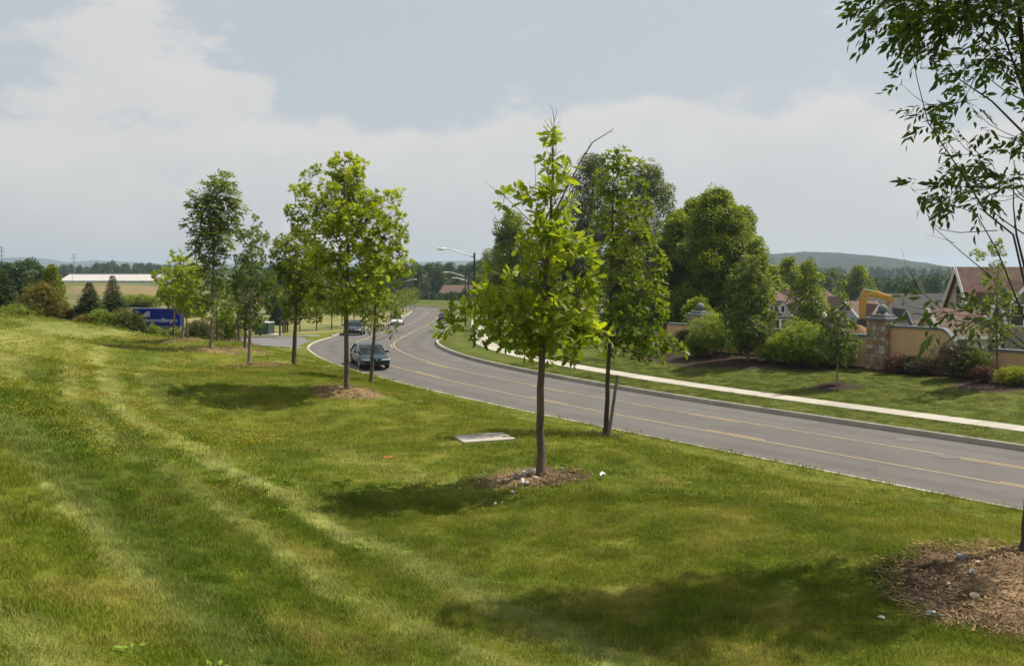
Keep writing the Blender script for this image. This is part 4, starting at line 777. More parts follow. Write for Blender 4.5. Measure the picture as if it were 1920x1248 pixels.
photo_tree('near_ash_tree', 'tall ash cut off by the right edge, pointed leaves against the sky', 'ash',
    [(1650, 12, 18), (1680, 22, 26), (1712, 12, 26), (1668, 44, 14), (1705, 48, 26), (1742, 36, 30), (1748, 68, 24), (1778, 58, 24), (1788, 18, 26), (1822, 10, 22), (1800, 78, 20), (1830, 52, 22), (1868, 30, 24), (1895, 22, 22), (1868, 84, 22), (1890, 112, 28), (1858, 108, 18), (1905, 150, 18),
     (1740, 122, 16), (1728, 140, 12), (1760, 140, 20), (1782, 164, 24), (1768, 186, 20), (1804, 190, 24), (1800, 216, 18), (1722, 216, 16), (1745, 235, 12), (1832, 222, 18), (1825, 244, 14), (1780, 118, 14), (1826, 286, 20), (1850, 300, 20), (1880, 272, 18), (1896, 300, 18), (1800, 290, 14),
     (1758, 338, 18), (1780, 352, 24), (1812, 340, 24), (1838, 356, 20), (1760, 372, 20), (1800, 386, 20), (1742, 350, 10), (1888, 342, 22), (1820, 310, 14), (1692, 572, 13), (1712, 560, 12), (1722, 588, 14), (1766, 578, 13), (1780, 596, 12), (1800, 590, 12), (1850, 568, 13), (1872, 590, 14), (1845, 600, 12)],
    [(1927, 1050), (1936, 900), (1944, 700), (1948, 500), (1938, 300), (1922, 160), (1911, 0), (1905, -150), (1902, -240)], .072, 'lance', 'ash_leaf', 'bark_dark', .105, 340, 7, .6, 19, parts=290, droop=.25, limb=.2, twig_r=.003, fill=.5, low=.36, grow=1.18,
    bare_px=[([(1928, 560), (1900, 440), (1850, 400), (1800, 320), (1740, 230), (1720, 150), (1707, 85)], .012), ([(1926, 520), (1906, 440), (1900, 385), (1902, 300)], .014), ([(1930, 620), (1870, 470), (1830, 400), (1775, 380)], .010), ([(1870, 432), (1800, 436), (1762, 430), (1740, 405), (1734, 380)], .005),
             ([(1860, 520), (1800, 470), (1755, 430), (1745, 405)], .006), ([(1930, 660), (1850, 610), (1790, 600), (1725, 545), (1700, 500), (1690, 465)], .006), ([(1722, 545), (1708, 510), (1702, 494)], .004), ([(1790, 598), (1740, 592), (1700, 580)], .004), ([(1928, 650), (1890, 618), (1840, 600)], .008), ([(1790, 455), (1768, 448), (1732, 438)], .003), ([(1920, 250), (1860, 190), (1800, 150), (1770, 100)], .012), ([(1922, 180), (1880, 60), (1820, 10)], .014)],
    extra=[(-.5, -.1, 6.2, .6, .5), (.3, .3, 6.3, .6, .5), (-.7, .2, 5.7, .65, .5), (.7, .5, 6.2, .8, .6), (1.1, -.2, 5.5, .7, .5), (.8, .3, 4.8, .7, .5), (1.2, .1, 4.2, .6, .5), (.6, -.5, 5.2, .6, .5), (-1.3, .1, 6.2, .55, .4), (-1.2, .3, 5.6, .5, .4)])
q = on_ground(1137, 18.5); st = P(1158, 703, 18.3); a = P(1139, 822, 18.3)
sk = empty('tree_stake', (a.x, a.y, gz(a.x, a.y))); tag(sk, 'weathered wooden stake leaning against the slender oak by the road', 'stake')
b0 = Vector((0, 0, -.15)); b1 = st - sk.location; MB().tube([b0, b0.lerp(b1, .5), b1], [.034, .032, .030], 6).build('post', 'old_wood', sk)
MB().tube([b1 * .93, b1 * .93 + Vector((-.1, .1, .02)), b1 * .93 + Vector((-.2, .2, .0))], .008, 5).build('tie', 'car_trim', sk)

# ------------------------------------------------------------------ small things on the grass
def rock(name, label, base, sx, sy, sz, m, seed, group=None):
    import bmesh
    bm = bmesh.new(); bmesh.ops.create_icosphere(bm, subdivisions=2, radius=1); r = np.random.default_rng(seed); pl = [(unit(r.normal(size=3)), r.uniform(.38, .72)) for _ in range(11)]
    for v in bm.verts:
        c = np.array(v.co)
        for n, d in pl:
            k = c @ n - d
            if k > 0: c = c - n * k
        v.co = Vector(c * np.array([sx, sy, sz]))
    me = bpy.data.meshes.new(name); bm.to_mesh(me); bm.free(); o = link(name, me, None, m); o.location = Vector(base) + Vector((0, 0, sz * .22)); o.rotation_euler = (0, 0, r.uniform(0, 6)); return tag(o, label, 'stone', group)
for i, (u, v, w, m, lab) in enumerate(((985, 902, 13, 'rock_white', 'largest white stone left of the oak trunk'), (998, 899, 10, 'rock_grey', 'grey stone touching the foot of the oak'), (978, 912, 13, 'rock_white', 'pale round stone at the front of the oak pile'), (966, 904, 9, 'rock_grey', 'bluish stone on the left of the oak pile'),
                                  (1003, 908, 8, 'rock_white', 'small white stone nearest the oak trunk'), (943, 907, 8, 'rock_white', 'white stone apart on the left of the oak pile'), (928, 932, 8, 'rock_white', 'lone white stone at lower left of the oak soil ring'), (1052, 893, 6, 'rock_grey', 'grey stone in the soil right of the oak'), (962, 922, 8, 'rock_grey', 'flat grey stone below the oak pile'), (990, 914, 9, 'rock_white', 'angular white stone under the largest one'))):
    Y = 13.5 - (v - 902) / 1844 * 13.5 / .22 * 1.0; x = (u - 960) / F_PX * Y; k = w * Y / F_PX; rock('stone', lab, (x, Y, gz(x, Y) + .02), k * .85, k * .68, k * .66, m, 100 + i, 'stones at the foot of the oak')
for i, (u, v, w, m, lab) in enumerate(((1815, 1070, 14, 'rock_grey', 'large blue-grey angular stone on the bare soil at right'), (1850, 1082, 9, 'rock_white', 'flat cream stone right of the blue-grey stone'), (1838, 1096, 9, 'rock_white', 'white stone below the flat cream stone'), (1843, 1136, 11, 'rock_tan', 'round sandy orange stone low on the bare soil'), (1760, 1162, 12, 'rock_white', 'broad pale stone at the front of the soil'), (1783, 1167, 7, 'rock_grey', 'small grey stone beside the broad pale one'),
                                  (1667, 1163, 7, 'rock_white', 'white stone lying alone in the shaded grass'), (1656, 1083, 5, 'rock_grey', 'small bluish stone in shade left of the soil'), (1841, 1150, 4, 'rock_white', 'pebble just under the round sandy stone'), (1744, 1137, 5, 'rock_white', 'small white pebble left of centre on the soil'), (1792, 1115, 6, 'rock_tan', 'sandy stone in the middle of the soil'))):
    Y = 9.98 * 545 / (v - HZ) * .99; x = (u - 960) / F_PX * Y; k = w * Y / F_PX; rock('stone', lab, (x, Y, gz(x, Y) + .02), k * 1.15, k * .9, k * .75, m, 200 + i, 'stones on the bare soil under the ash')
px, py = PAD; pz = gz(px, py)
pd = empty('concrete_cover', (px, py, pz)); sx_ = (gz(px + .5, py) - gz(px - .5, py)); sy_ = (gz(px, py + .5) - gz(px, py - .5)); pd.rotation_euler = (math.atan(sy_), -math.atan(sx_), R(15)); tag(pd, 'flat pale concrete slab set flush in the grass behind the oak', 'slab'); MB().box(-.46, .46, -.46, .46, -.14, .035).build('slab', 'walk_concrete', pd, bevel=.012); MB().lathe([(.26, .030), (.26, .042), (.0, .042)], 20).build('lid', 'concrete', pd)
q = P(1130, 915, 13.4); z = gz(q.x, q.y)
MB().add([(-.035, -.03, .05), (.0, -.045, .085), (.04, -.01, .06), (.035, .03, .075), (-.01, .04, .10), (-.04, .015, .07), (0, 0, .045)], [(0, 1, 6), (1, 2, 6), (2, 3, 6), (3, 4, 6), (4, 5, 6), (5, 0, 6)]).build('litter', 'paper'); o = bpy.data.objects['litter']; o.location = (q.x, q.y, z + .01); tag(o, 'crumpled scrap of white paper in the grass right of the oak', 'litter')
q = P(728, 893, 14.9); MB().add([(-.07, -.02, .06), (0, -.03, .07), (.06, -.0, .06), (.07, .03, .085), (0, .035, .075), (-.06, .03, .085)], [(0, 1, 4, 5), (1, 2, 3, 4)]).build('dead_leaf', 'rust_leaf'); o = bpy.data.objects['dead_leaf']; o.location = (q.x, q.y, gz(q.x, q.y) + .01); tag(o, 'rust coloured dead leaf in the grass left of the oak', 'leaf')
for u, v, lab in ((1785, 857, 'nearer round iron manhole cover between the yellow lines'), (1710, 823, 'iron manhole cover close to the far kerb at right')):
    Y = 6.45 * F_PX / (v - HZ); x = (u - 960) / F_PX * Y; off, rz, _ = road_near([x], [Y]); c = empty('manhole_cover', (x, Y, rz[0] + .07 * (1 - (off[0] / HW) ** 2) - .07 + .006)); tag(c, lab, 'manhole')
    MB().lathe([(.42, 0), (.42, .006), (.36, .006)], 24).build('frame', 'cast_iron', c); MB().lathe([(.35, 0), (.35, .009), (.0, .009)], 24).build('lid', 'cast_iron', c)

# ------------------------------------------------------------------ street lamps along the sidewalk
def lamp(label, s, o, Hm=6.9, arm=2.5, side=-1, group='street lamps along the road'):
    q = at_road(np.array([s]), np.array([o]))[0]; k = int(np.argmin(np.abs(RS - s))); rz = math.atan2(RN[k, 1], RN[k, 0]); z = gz(q[0], q[1]); t = empty('street_lamp', (q[0], q[1], z), rz if side < 0 else rz + math.pi); tag(t, label, 'street lamp', group)
    MB().tube([(0, 0, -.2), (0, 0, .5), (0, 0, Hm)], [.10, .095, .07], 12).build('pole', 'black_metal', t, True, sharp=40); MB().lathe([(.16, 0), (.16, .06), (.12, .10), (.10, .3)], 12).build('base_collar', 'black_metal', t)
    MB().tube([(0, 0, Hm - .32), (-arm * .35, 0, Hm - .02), (-arm * .7, 0, Hm + .22), (-arm * .86, 0, Hm + .27)], [.05, .045, .04, .038], 8).build('arm', 'white_metal', t, True)
    hd = MB(); prof = [(-arm * .80, .035, .03), (-arm * .87, .07, .06), (-arm * .97, .13, .085), (-arm * 1.06, .14, .08), (-arm * 1.13, .06, .03)]; vs = []
    for x, w, h in prof: vs += [(x, w * math.cos(a), Hm + .27 + h * math.sin(a)) for a in np.linspace(0, 2 * math.pi, 9)[:-1]]
    n = 8; hd.add(vs, [(i * n + k2, i * n + (k2 + 1) % n, (i + 1) * n + (k2 + 1) % n, (i + 1) * n + k2) for i in range(4) for k2 in range(n)] + [tuple(range(n)), tuple(range(5 * n - 1, 4 * n - 1, -1))]); hob = hd.build('lamp_head', 'white_metal', t, True)
    MB().lathe([(.03, -.10), (.09, -.07), (.11, -.02), (.11, .0)], 12, (-arm * 1.02, 0, Hm + .24)).build('lens', 'lamp_lens', hob, True); MB().lathe([(.03, 0), (.03, .07), (.0, .08)], 8, (-arm * .98, 0, Hm + .34)).build('light_sensor', 'black_metal', hob)
def s_of_y(y): k = np.where((RC[:, 1] > y) & (RC[:, 1] < y + 8) & (RS < 290))[0]; return float(RS[k[0]])
ss = np.arange(40, 260, .25)
def s_px(u, o, ymin, ymax):
    q = at_road(ss, np.full(len(ss), o)); uu = 960 + F_PX * q[:, 0] / q[:, 1]; c = np.abs(uu - u) + 1e4 * ((q[:, 1] < ymin) | (q[:, 1] > ymax)); return float(ss[int(np.argmin(c))])
lamp('nearest black street lamp with white arm standing on the sidewalk verge', s_px(890, 6.9, 55, 80), 6.9)
lamp('second street lamp along the right side of the road', s_of_y(124), 6.9, 6.6); lamp('third street lamp, in front of the brown roofed house', s_of_y(168), 6.9, 6.6); lamp('farthest street lamp on the right, close beside the third one', s_of_y(196), 6.9, 6.6)
lamp('far street lamp on the left side near the bend of the road', s_of_y(200), -6.4, 6.4, side=1)

# ------------------------------------------------------------------ cars
def car(name, label, s, o, facing, paint, dims=(4.95, 1.84, 1.40), boxy=0., grille='split', yaw=0.):
    q = at_road(np.array([s]), np.array([o]))[0]; k = int(np.argmin(np.abs(RS - s))); h = math.atan2(RT[k, 1], RT[k, 0]) + (math.pi if facing < 0 else 0) + yaw
    t = empty(name, (q[0], q[1], q[2] - .05 + .07 * (1 - (o / HW) ** 2) - .02), h); tag(t, label, 'car'); L, W, H = dims; l2, w2 = L / 2, W / 2
    # lower body: (x, half width, bottom, top)
    st = [(l2, .60 * w2, .34, .56), (l2 - .05, .82 * w2, .27, .64), (l2 - .22, .94 * w2, .23, .69), (l2 - .6, .985 * w2, .22, .76), (l2 - 1.15, w2, .22, .84), (l2 - 1.55, w2, .22, .89), (.1, w2, .22, .90), (-.9, w2, .22, .91), (-l2 + 1.15, w2, .24, .93), (-l2 + .55, .97 * w2, .27, .93), (-l2 + .12, .90 * w2, .32, .90), (-l2, .74 * w2, .40, .80)]
    vs = []; fs = []
    for x, w, zb, zt in st:
        hgt = zt - zb; ring = [(0, zb), (.80, zb), (.95, zb + .10 * hgt), (1.0, zb + .42 * hgt), (.985, zb + .72 * hgt), (.90, zt - .035), (.74, zt), (.4, zt + .018), (0, zt + .025)]
        ring = ring + [(-a, b) for a, b in ring[-2:0:-1]]; vs += [(x, a * w, b) for a, b in ring]
    n = len(ring)
    for i in range(len(st) - 1):
        for j in range(n): fs.append((i * n + j, i * n + (j + 1) % n, (i + 1) * n + (j + 1) % n, (i + 1) * n + j))
    fs += [tuple(range(n)), tuple(range(len(st) * n - 1, (len(st) - 1) * n - 1, -1))]; body = MB().add(vs, fs).build('body', paint, t, True, sharp=48)
    bx0, bx1, rx0, rx1 = -l2 + .72, l2 - 1.42, -l2 + 1.45, l2 - 2.25; zb, zr = .895, H; wb, wr = w2 * .94, w2 * .70
    # roof and pillars, with the glass set in between
    def loop(z):
        f = (z - zb) / (zr - zb); return bx0 + (rx0 - bx0) * f, bx1 + (rx1 - bx1) * f, wb + (wr - wb) * f
    rf = MB(); a0, a1, aw = loop(zr - .07); c0, c1, cw = loop(zr)
    rf.add([(a0 - .03, -aw, zr - .07), (a1 + .03, -aw, zr - .07), (a1 + .03, aw, zr - .07), (a0 - .03, aw, zr - .07), (c0 + .12, -cw * .93, zr - .01), (c1 - .12, -cw * .93, zr - .01), (c1 - .12, cw * .93, zr - .01), (c0 + .12, cw * .93, zr - .01), (c0 + .35, -cw * .5, zr + .02), (c1 - .35, -cw * .5, zr + .02), (c1 - .35, cw * .5, zr + .02), (c0 + .35, cw * .5, zr + .02)],
           [(0, 1, 5, 4), (1, 2, 6, 5), (2, 3, 7, 6), (3, 0, 4, 7), (4, 5, 9, 8), (5, 6, 10, 9), (6, 7, 11, 10), (7, 4, 8, 11), (8, 9, 10, 11), (3, 2, 1, 0)]).build('roof', paint, t, True, sharp=50)
    zm = zr - .06; m0, m1, mw = loop(zm); pil = MB()
    for sgn in (-1, 1):
        pil.tube([(bx1, sgn * wb, zb - .02), (m1, sgn * mw, zm)], [.045, .04], 6); pil.tube([(bx0, sgn * wb * .97, zb - .02), (m0, sgn * mw, zm)], [.09, .07], 6); xm = (bx0 + bx1) / 2 - .1; pil.tube([(xm, sgn * wb, zb - .02), (xm - .05, sgn * mw, zm)], [.04, .035], 6)
    pil.build('pillars', paint, t, True)
    g = lambda nm, v: MB().add(v, [(0, 1, 2, 3)]).build(nm, 'car_glass', t); e = .012
    g('windscreen', [(bx1, -wb * .96, zb), (bx1, wb * .96, zb), (m1, mw * .96, zm), (m1, -mw * .96, zm)]); g('rear_window', [(bx0, wb * .92, zb), (bx0, -wb * .92, zb), (m0, -mw * .92, zm), (m0, mw * .92, zm)]); xm = (bx0 + bx1) / 2 - .1
    for sgn in (-1, 1):
        g('side_window', [(bx1 - .06, sgn * wb, zb), (xm + .03, sgn * wb, zb), (xm - .02, sgn * mw, zm), (m1 - .03, sgn * mw, zm)]); g('side_window', [(xm - .05, sgn * wb, zb), (bx0 + .12, sgn * wb, zb), (m0 + .08, sgn * mw, zm), (xm - .09, sgn * mw, zm)])
        mi = MB().box(-.06, .06, -.10, .10, -.06, .06).build('mirror', 'car_trim' if paint != 'white_car' else paint, t, bevel=.03); mi.location = (bx1 - .28, sgn * (w2 + .09), zb + .06)
        hl = MB().add([(l2 - .26, sgn * w2 * .94, .56), (l2 - .045, sgn * w2 * .80, .555), (l2 + .006, sgn * w2 * .34, .55), (l2 - .0, sgn * w2 * .34, .635), (l2 - .055, sgn * w2 * .78, .645), (l2 - .28, sgn * w2 * .93, .655)], [(0, 1, 4, 5), (1, 2, 3, 4)]).build('headlight', 'headlamp', t)
        hl.location.x += .012; MB().add([(l2 + .008, sgn * w2 * .34, .552), (l2 + .010, sgn * w2 * .27, .552), (l2 + .006, sgn * w2 * .27, .633), (l2 + .004, sgn * w2 * .34, .633)], [(0, 1, 2, 3)]).build('turn_signal', 'amber', t).location.x += .012
        MB().box(-l2 - .004, -l2 + .10, sgn * w2 * .50 - .22, sgn * w2 * .50 + .22, .66, .80).build('tail_light', 'red_wall', t)
        for x in (l2 - .98, -l2 + 1.02):
            ar = MB().tube([(x, sgn * (w2 - .20), .34), (x, sgn * (w2 + .004), .34)], .365, 20).build('wheel_arch', 'car_trim', t)
            wh = MB().tube([(x, sgn * (w2 - .20), .31), (x, sgn * (w2 - .19), .31), (x, sgn * (w2 + .0), .31), (x, sgn * (w2 + .014), .31)], [.28, .315, .315, .285], 22).build('wheel', 'tyre', t, True, sharp=40); MB().tube([(x, sgn * (w2 - .02), .31), (x, sgn * (w2 + .022), .31)], [.20, .19], 18).build('rim', 'rim', wh)
    MB().box(l2 - .03, l2 + .03, -w2 * .80, w2 * .80, .30, .40).build('lower_intake', 'car_trim', t, bevel=.02); MB().box(l2 - .14, l2 + .045, -w2 * .84, w2 * .84, .41, .535).build('bumper', paint, t, bevel=.035)
    for a, b in (((-.26, -.03), (.03, .26)) if grille == 'split' else ((-.26, .26),)): MB().box(l2 - .02, l2 + .018, a * w2 * .95, b * w2 * .95, .565, .63).build('grille', 'car_trim', t)
    MB().lathe([(.045, -.01), (.045, .01)], 12).build('badge', 'chrome', t); bd = [c for c in t.children if c.name.startswith('badge')][0]; bd.rotation_euler = (0, R(90), 0); bd.location = (l2 + .04, 0, .59)
    for sgn in (-1, 1): MB().box(-.25, .25, -.24, .24, -.5, .0).build('seat', 'seat', t, bevel=.05).location = (-.05, sgn * .38, 1.12)
    MB().box(bx0 + .5, bx0 + .7, -w2 * .6, w2 * .6, .6, 1.02).build('rear_seat', 'seat', t, bevel=.05); MB().box(bx1 - .55, bx1 - .05, -w2 * .8, w2 * .8, .72, .9).build('dashboard', 'seat', t); MB().box(m1 - .12, m1 - .08, -.12, .12, zm - .13, zm - .06).build('rear_view_mirror', 'car_trim', t)
    sw_ = MB(); sw_.tube([(bx1 - .62, .38 + .17 * math.cos(a), .93 + .17 * math.sin(a)) for a in np.linspace(0, 6.283, 17)], .014, 5); sw_.build('steering_wheel', 'car_trim', t)
    return t
def s_car(u, o, ymin, ymax): return s_px(u, o, ymin, ymax)
car('car', 'dark teal sedan coming towards the camera, nearest car on the road', s_px(750, -2.6, 50, 72) + 4.0, -2.75, -1, 'teal_paint', yaw=R(-10))
car('car', 'black sedan second in line, passing the driveway mouth', s_px(662, -3.5, 91, 130), -3.5, -1, 'black_paint', (4.4, 1.72, 1.38), grille='bar')
car('car', 'white car far along the left lane beside the grass', s_px(744, -3.1, 130, 190), -3.1, -1, 'white_car', (4.5, 1.76, 1.42), grille='bar')
car('car', 'small dark car driving away in the right lane by the lamps', s_px(833, 3.1, 150, 215), 3.1, 1, 'navy_paint', (4.5, 1.78, 1.42), grille='bar')

# ------------------------------------------------------------------ the blue sign, cabinet and posts by the driveway
sp = P(296, 600, 62); gzs = gz(sp.x, sp.y); sg = empty('company_sign', (sp.x, sp.y, gzs), R(-6)); tag(sg, 'blue company sign with white lettering on a grey base', 'sign')
top = P(296, 578, 62).z - gzs; mid_ = P(296, 610, 62).z - gzs; wS = 93 / F_PX * 62
MB().box(-wS / 2, wS / 2, -.22, .22, mid_, top).build('panel', 'blue_panel', sg, bevel=.015); MB().box(-wS / 2, wS / 2, -.21, .21, mid_ - .28, mid_ - .01).build('band', 'sign_base', sg); MB().box(-wS / 2 + .12, wS / 2 - .02, -.17, .17, -.4, mid_ - .285).build('base', 'sign_base', sg)
def text(body, parent, x, z, size, y=-.228, align='LEFT', squeeze=1.):
    cu = bpy.data.curves.new('lettering', 'FONT'); cu.body = body; cu.size = size; cu.extrude = .004; cu.align_x = align; cu.materials.append(M['sign_white']); tmp = bpy.data.objects.new('tmp', cu); COL.objects.link(tmp); bpy.context.view_layer.update()
    me = bpy.data.meshes.new_from_object(tmp.evaluated_get(bpy.context.evaluated_depsgraph_get())); bpy.data.objects.remove(tmp); o = link('lettering', me, parent); o.location = (x, y, z); o.rotation_euler = (R(90), 0, 0); o.scale = (squeeze, 1, 1); return o
tz = P(296, 603, 62).z - gzs; text('AmerisourceBergen', sg, wS / 2 - .20, tz, .36, align='RIGHT', squeeze=.98)
lx, lz = P(277, 587, 62).x - sp.x, P(277, 594, 62).z - gzs
for i in range(3):
    arc = MB(); r0, r1 = .10 + .10 * i, .155 + .10 * i; n = 10; vs = []
    for k in range(n + 1):
        a = R(90) * k / n; vs += [(lx + .16 - 0 + -0 + (-.16) + .17 - r0 * math.cos(a) * 1.0, r0 * math.sin(a)), (lx + .17 - r1 * math.cos(a), r1 * math.sin(a))]
    v3 = [(x, -.229, lz + z) for x, z in vs] + [(x, -.224, lz + z) for x, z in vs]; m2 = 2 * (n + 1); arc.add(v3, [(2 * k, 2 * k + 1, 2 * k + 3, 2 * k + 2) for k in range(n)] + [(m2 + 2 * k, m2 + 2 * k + 2, m2 + 2 * k + 3, m2 + 2 * k + 1) for k in range(n)]); arc.build('emblem_stripe', 'sign_white', sg)
MB().box(lx + .185, lx + .215, -.229, -.224, lz, lz + .36).build('emblem_bar', 'sign_white', sg)
cb = P(496, 625, 92); z = gz(cb.x, 92); cb_ = empty('utility_cabinet', (cb.x, 92, z), R(-14)); tag(cb_, 'dark green metal utility cabinet on the lawn by the driveway', 'cabinet')
MB().box(-.72, .72, -.62, .62, .05, 1.1).build('box', 'cabinet_green', cb_, bevel=.03); MB().box(-.75, .75, -.65, .65, 1.10, 1.16).build('lid', 'white_metal', cb_, bevel=.02); MB().box(-.95, 1.5, -.85, .85, -.15, .05).build('pad', 'walk_concrete', cb_); MB().box(-.02, .02, -.632, -.622, .15, 1.05).build('door_seam', 'black_metal', cb_); MB().box(.08, .12, -.66, -.62, .55, .68).build('handle', 'black_metal', cb_)
for i, (u, v0, v1, Y, lab) in enumerate(((525, 606, 629, 90, 'nearest and thickest of the four brown posts right of the cabinet'), (531, 604, 627, 93, 'second brown post from the cabinet'), (535, 603, 626, 95, 'third brown post from the cabinet'), (539, 601, 624, 97, 'brown post farthest right of the cabinet'), (474.5, 608, 623, 96, 'brown post left of the cabinet'), (488.5, 613, 627, 89, 'short brown post in front of the cabinet'))):
    q = P(u, v1, Y); z = gz(q.x, Y); h = (v1 - v0) / F_PX * Y; o = MB().box(-.07, .07, -.07, .07, -.3, h).add([(-.07, -.07, h), (.07, -.07, h), (.07, .07, h), (-.07, .07, h), (0, 0, h + .04)], [(0, 1, 4), (1, 2, 4), (2, 3, 4), (3, 0, 4)]).build('bollard', 'post_brown'); o.location = (q.x, Y, z); tag(o, lab, 'post', 'brown posts round the cabinet')

# ------------------------------------------------------------------ boundary wall with stone pillars
def wall_frame(s0, s1, o=18.5):
    a, b = wall_pt(s0, o), wall_pt(s1, o); d = Vector((b[0] - a[0], b[1] - a[1], 0)); return Vector((a[0], a[1], 0)), d.length, math.atan2(d.y, d.x)
STONE = MB().box(-.5, .5, -.5, .5, -.5, .5).mesh('stone_piece')
def pillar(label, s, ztop, w=1.2, stones=True, seed=0):
    q = wall_pt(s); k = int(np.argmin(np.abs(RS - s))); z = gz(q[0], q[1]) - .1; t = empty('stone_pillar', (q[0], q[1], z), math.atan2(RT[k, 1], RT[k, 0])); tag(t, label, 'pillar', 'stone pillars of the boundary wall'); h = ztop - z; r = np.random.default_rng(seed); hw = w / 2
    MB().box(-hw + .05, hw - .05, -hw + .05, hw - .05, 0, h).build('core', 'mortar', t)
    if stones:
        ms = []
        for i in range(6): me = STONE.copy(); me.materials.append(M['stone%d' % i]); ms.append(me)
        for face in range(4):
            zz = 0.0
            while zz < h - .05:
                rh = min(r.uniform(.17, .34), h - zz); x = -hw
                while x < hw - .04:
                    rw = min(r.uniform(.18, .5), hw - x); rw = hw - x if hw - x - rw < .14 else rw; o = bpy.data.objects.new('stone', ms[r.integers(0, 6)]); COL.objects.link(o); o.parent = t; a = face * math.pi / 2; d = hw - .03 + r.uniform(-.015, .02); cx = x + rw / 2
                    o.location = (cx * math.cos(a) - d * math.sin(a) * -1 * -1 if False else cx * math.cos(a) + d * math.sin(a), cx * math.sin(a) - d * math.cos(a), zz + rh / 2); o.rotation_euler = (0, r.normal(0, .03), a); o.scale = (rw - .025, .09, rh - .025); x += rw
                zz += rh
    MB().box(-hw - .13, hw + .13, -hw - .13, hw + .13, h, h + .17).build('cap', 'cap_stone', t, bevel=.03); MB().box(-hw + .12, hw - .12, -hw + .12, hw - .12, h + .17, h + .32).build('cap_step', 'cap_stone', t, bevel=.02); MB().lathe([(.12, 0), (.10, .08)], 16, (0, 0, h + .32)).build('ball_neck', 'cap_stone', t)
    MB().lathe([(max(.01, .27 * math.sin(a)), .27 - .27 * math.cos(a)) for a in np.linspace(0.02, math.pi - .02, 13)], 20, (0, 0, h + .36)).build('ball', 'cap_stone', t, True); return t
def panel(label, s0, s1, zt0, zt1=None, curve=0, th=.32):
    """stucco wall from arc length s0 to s1; curve=1: the far end of it sweeps down in a concave quarter to zt1"""
    p0, L, rz = wall_frame(s0, s1); t = empty('stucco_wall', (p0.x, p0.y, 0), rz); tag(t, label, 'wall', 'stucco panels of the boundary wall'); zb = min(gz(*wall_pt(s0)[:2]), gz(*wall_pt(s1)[:2])) - .4; top = [(0, zt0), (L, zt0)]
    if curve: rc = 1.0; top = [(0, zt0), (L - rc, zt0)] + [(L - rc + rc * (1 - math.cos(a)) * .9, zt0 - (zt0 - zt1) * math.sin(a)) for a in np.linspace(.15, math.pi / 2, 8)] + [(L, zt1)]
    if curve == -1: rc = 1.0; top = [(0, zt1)] + [(rc * .1 + rc * .9 * math.cos(a), zt1 + (zt0 - zt1) * (1 - math.sin(a))) for a in np.linspace(math.pi / 2, .15, 8)][::1] + [(rc, zt0), (L, zt0)]; top = [(0, zt1)] + [(L_, z_) for L_, z_ in sorted([(rc - rc * .9 * math.cos(a), zt0 - (zt0 - zt1) * math.cos(a) ** 2) for a in np.linspace(0, math.pi / 2, 8)])] + [(L, zt0)]
    MB().prism([(0, zb), (L, zb)] + top[::-1], -th / 2, th / 2).build('panel', 'stucco', t); cp_ = MB()
    for (x0, z0), (x1, z1) in zip(top, top[1:]):
        if abs(x1 - x0) + abs(z1 - z0) < 1e-4: continue
        cp_.add([(x0, -th / 2 - .06, z0), (x1, -th / 2 - .06, z1), (x1, th / 2 + .06, z1), (x0, th / 2 + .06, z0), (x0, -th / 2 - .06, z0 + .13), (x1, -th / 2 - .06, z1 + .13), (x1, th / 2 + .06, z1 + .13), (x0, th / 2 + .06, z0 + .13)], [(0, 3, 2, 1), (4, 5, 6, 7), (0, 1, 5, 4), (1, 2, 6, 5), (2, 3, 7, 6), (3, 0, 4, 7)])
    cp_.build('coping', 'cap_stone', t); return t
sA, sB = s_at(1655), s_at(1313); sC = s_at(1122); sD = s_at(975); sE = s_at(1800)
def zat(u, v, s): return P(u, v, wall_pt(s)[1]).z
pillar('stone pillar with a grey ball standing in front of the excavator', sA, zat(1655, 600, sA), seed=1); pillar('stone pillar with a grey ball beside the big leafy trees', sB, zat(1313, 592, sB), seed=2)
pillar('stone pillar half hidden behind the slender oak crown', sC, zat(1122, 592, sC), stones=False); pillar('farthest stone pillar, its ball showing through the oak leaves', sD, zat(975, 588, sD), stones=False)
zT = zat(1720, 616, s_at(1720)); zLo = zat(1890, 659, s_at(1890)); panel('tall tan wall panel right of the excavator pillar with down-swept end', sE, sA - .62, zT, zLo, -1); panel('low tan wall running out of the picture at right', s_at(1990), sE, zLo)
panel('tan wall panel between the two ball-topped pillars', sA + .62, sB - .62, zat(1610, 630, s_at(1610))); panel('short tan wall panel with swept end left of the leafy tree pillar', sB + .62, sB + 4.4, zat(1275, 609, sB + 2), zat(1250, 626, sB + 4), 1); panel('low tan wall behind the slender oak', sB + 4.4, sC - .62, zat(1250, 626, sB + 4)); panel('far low tan wall behind the oak crown', sC + .62, sD - .62, zat(1122, 618, sC))

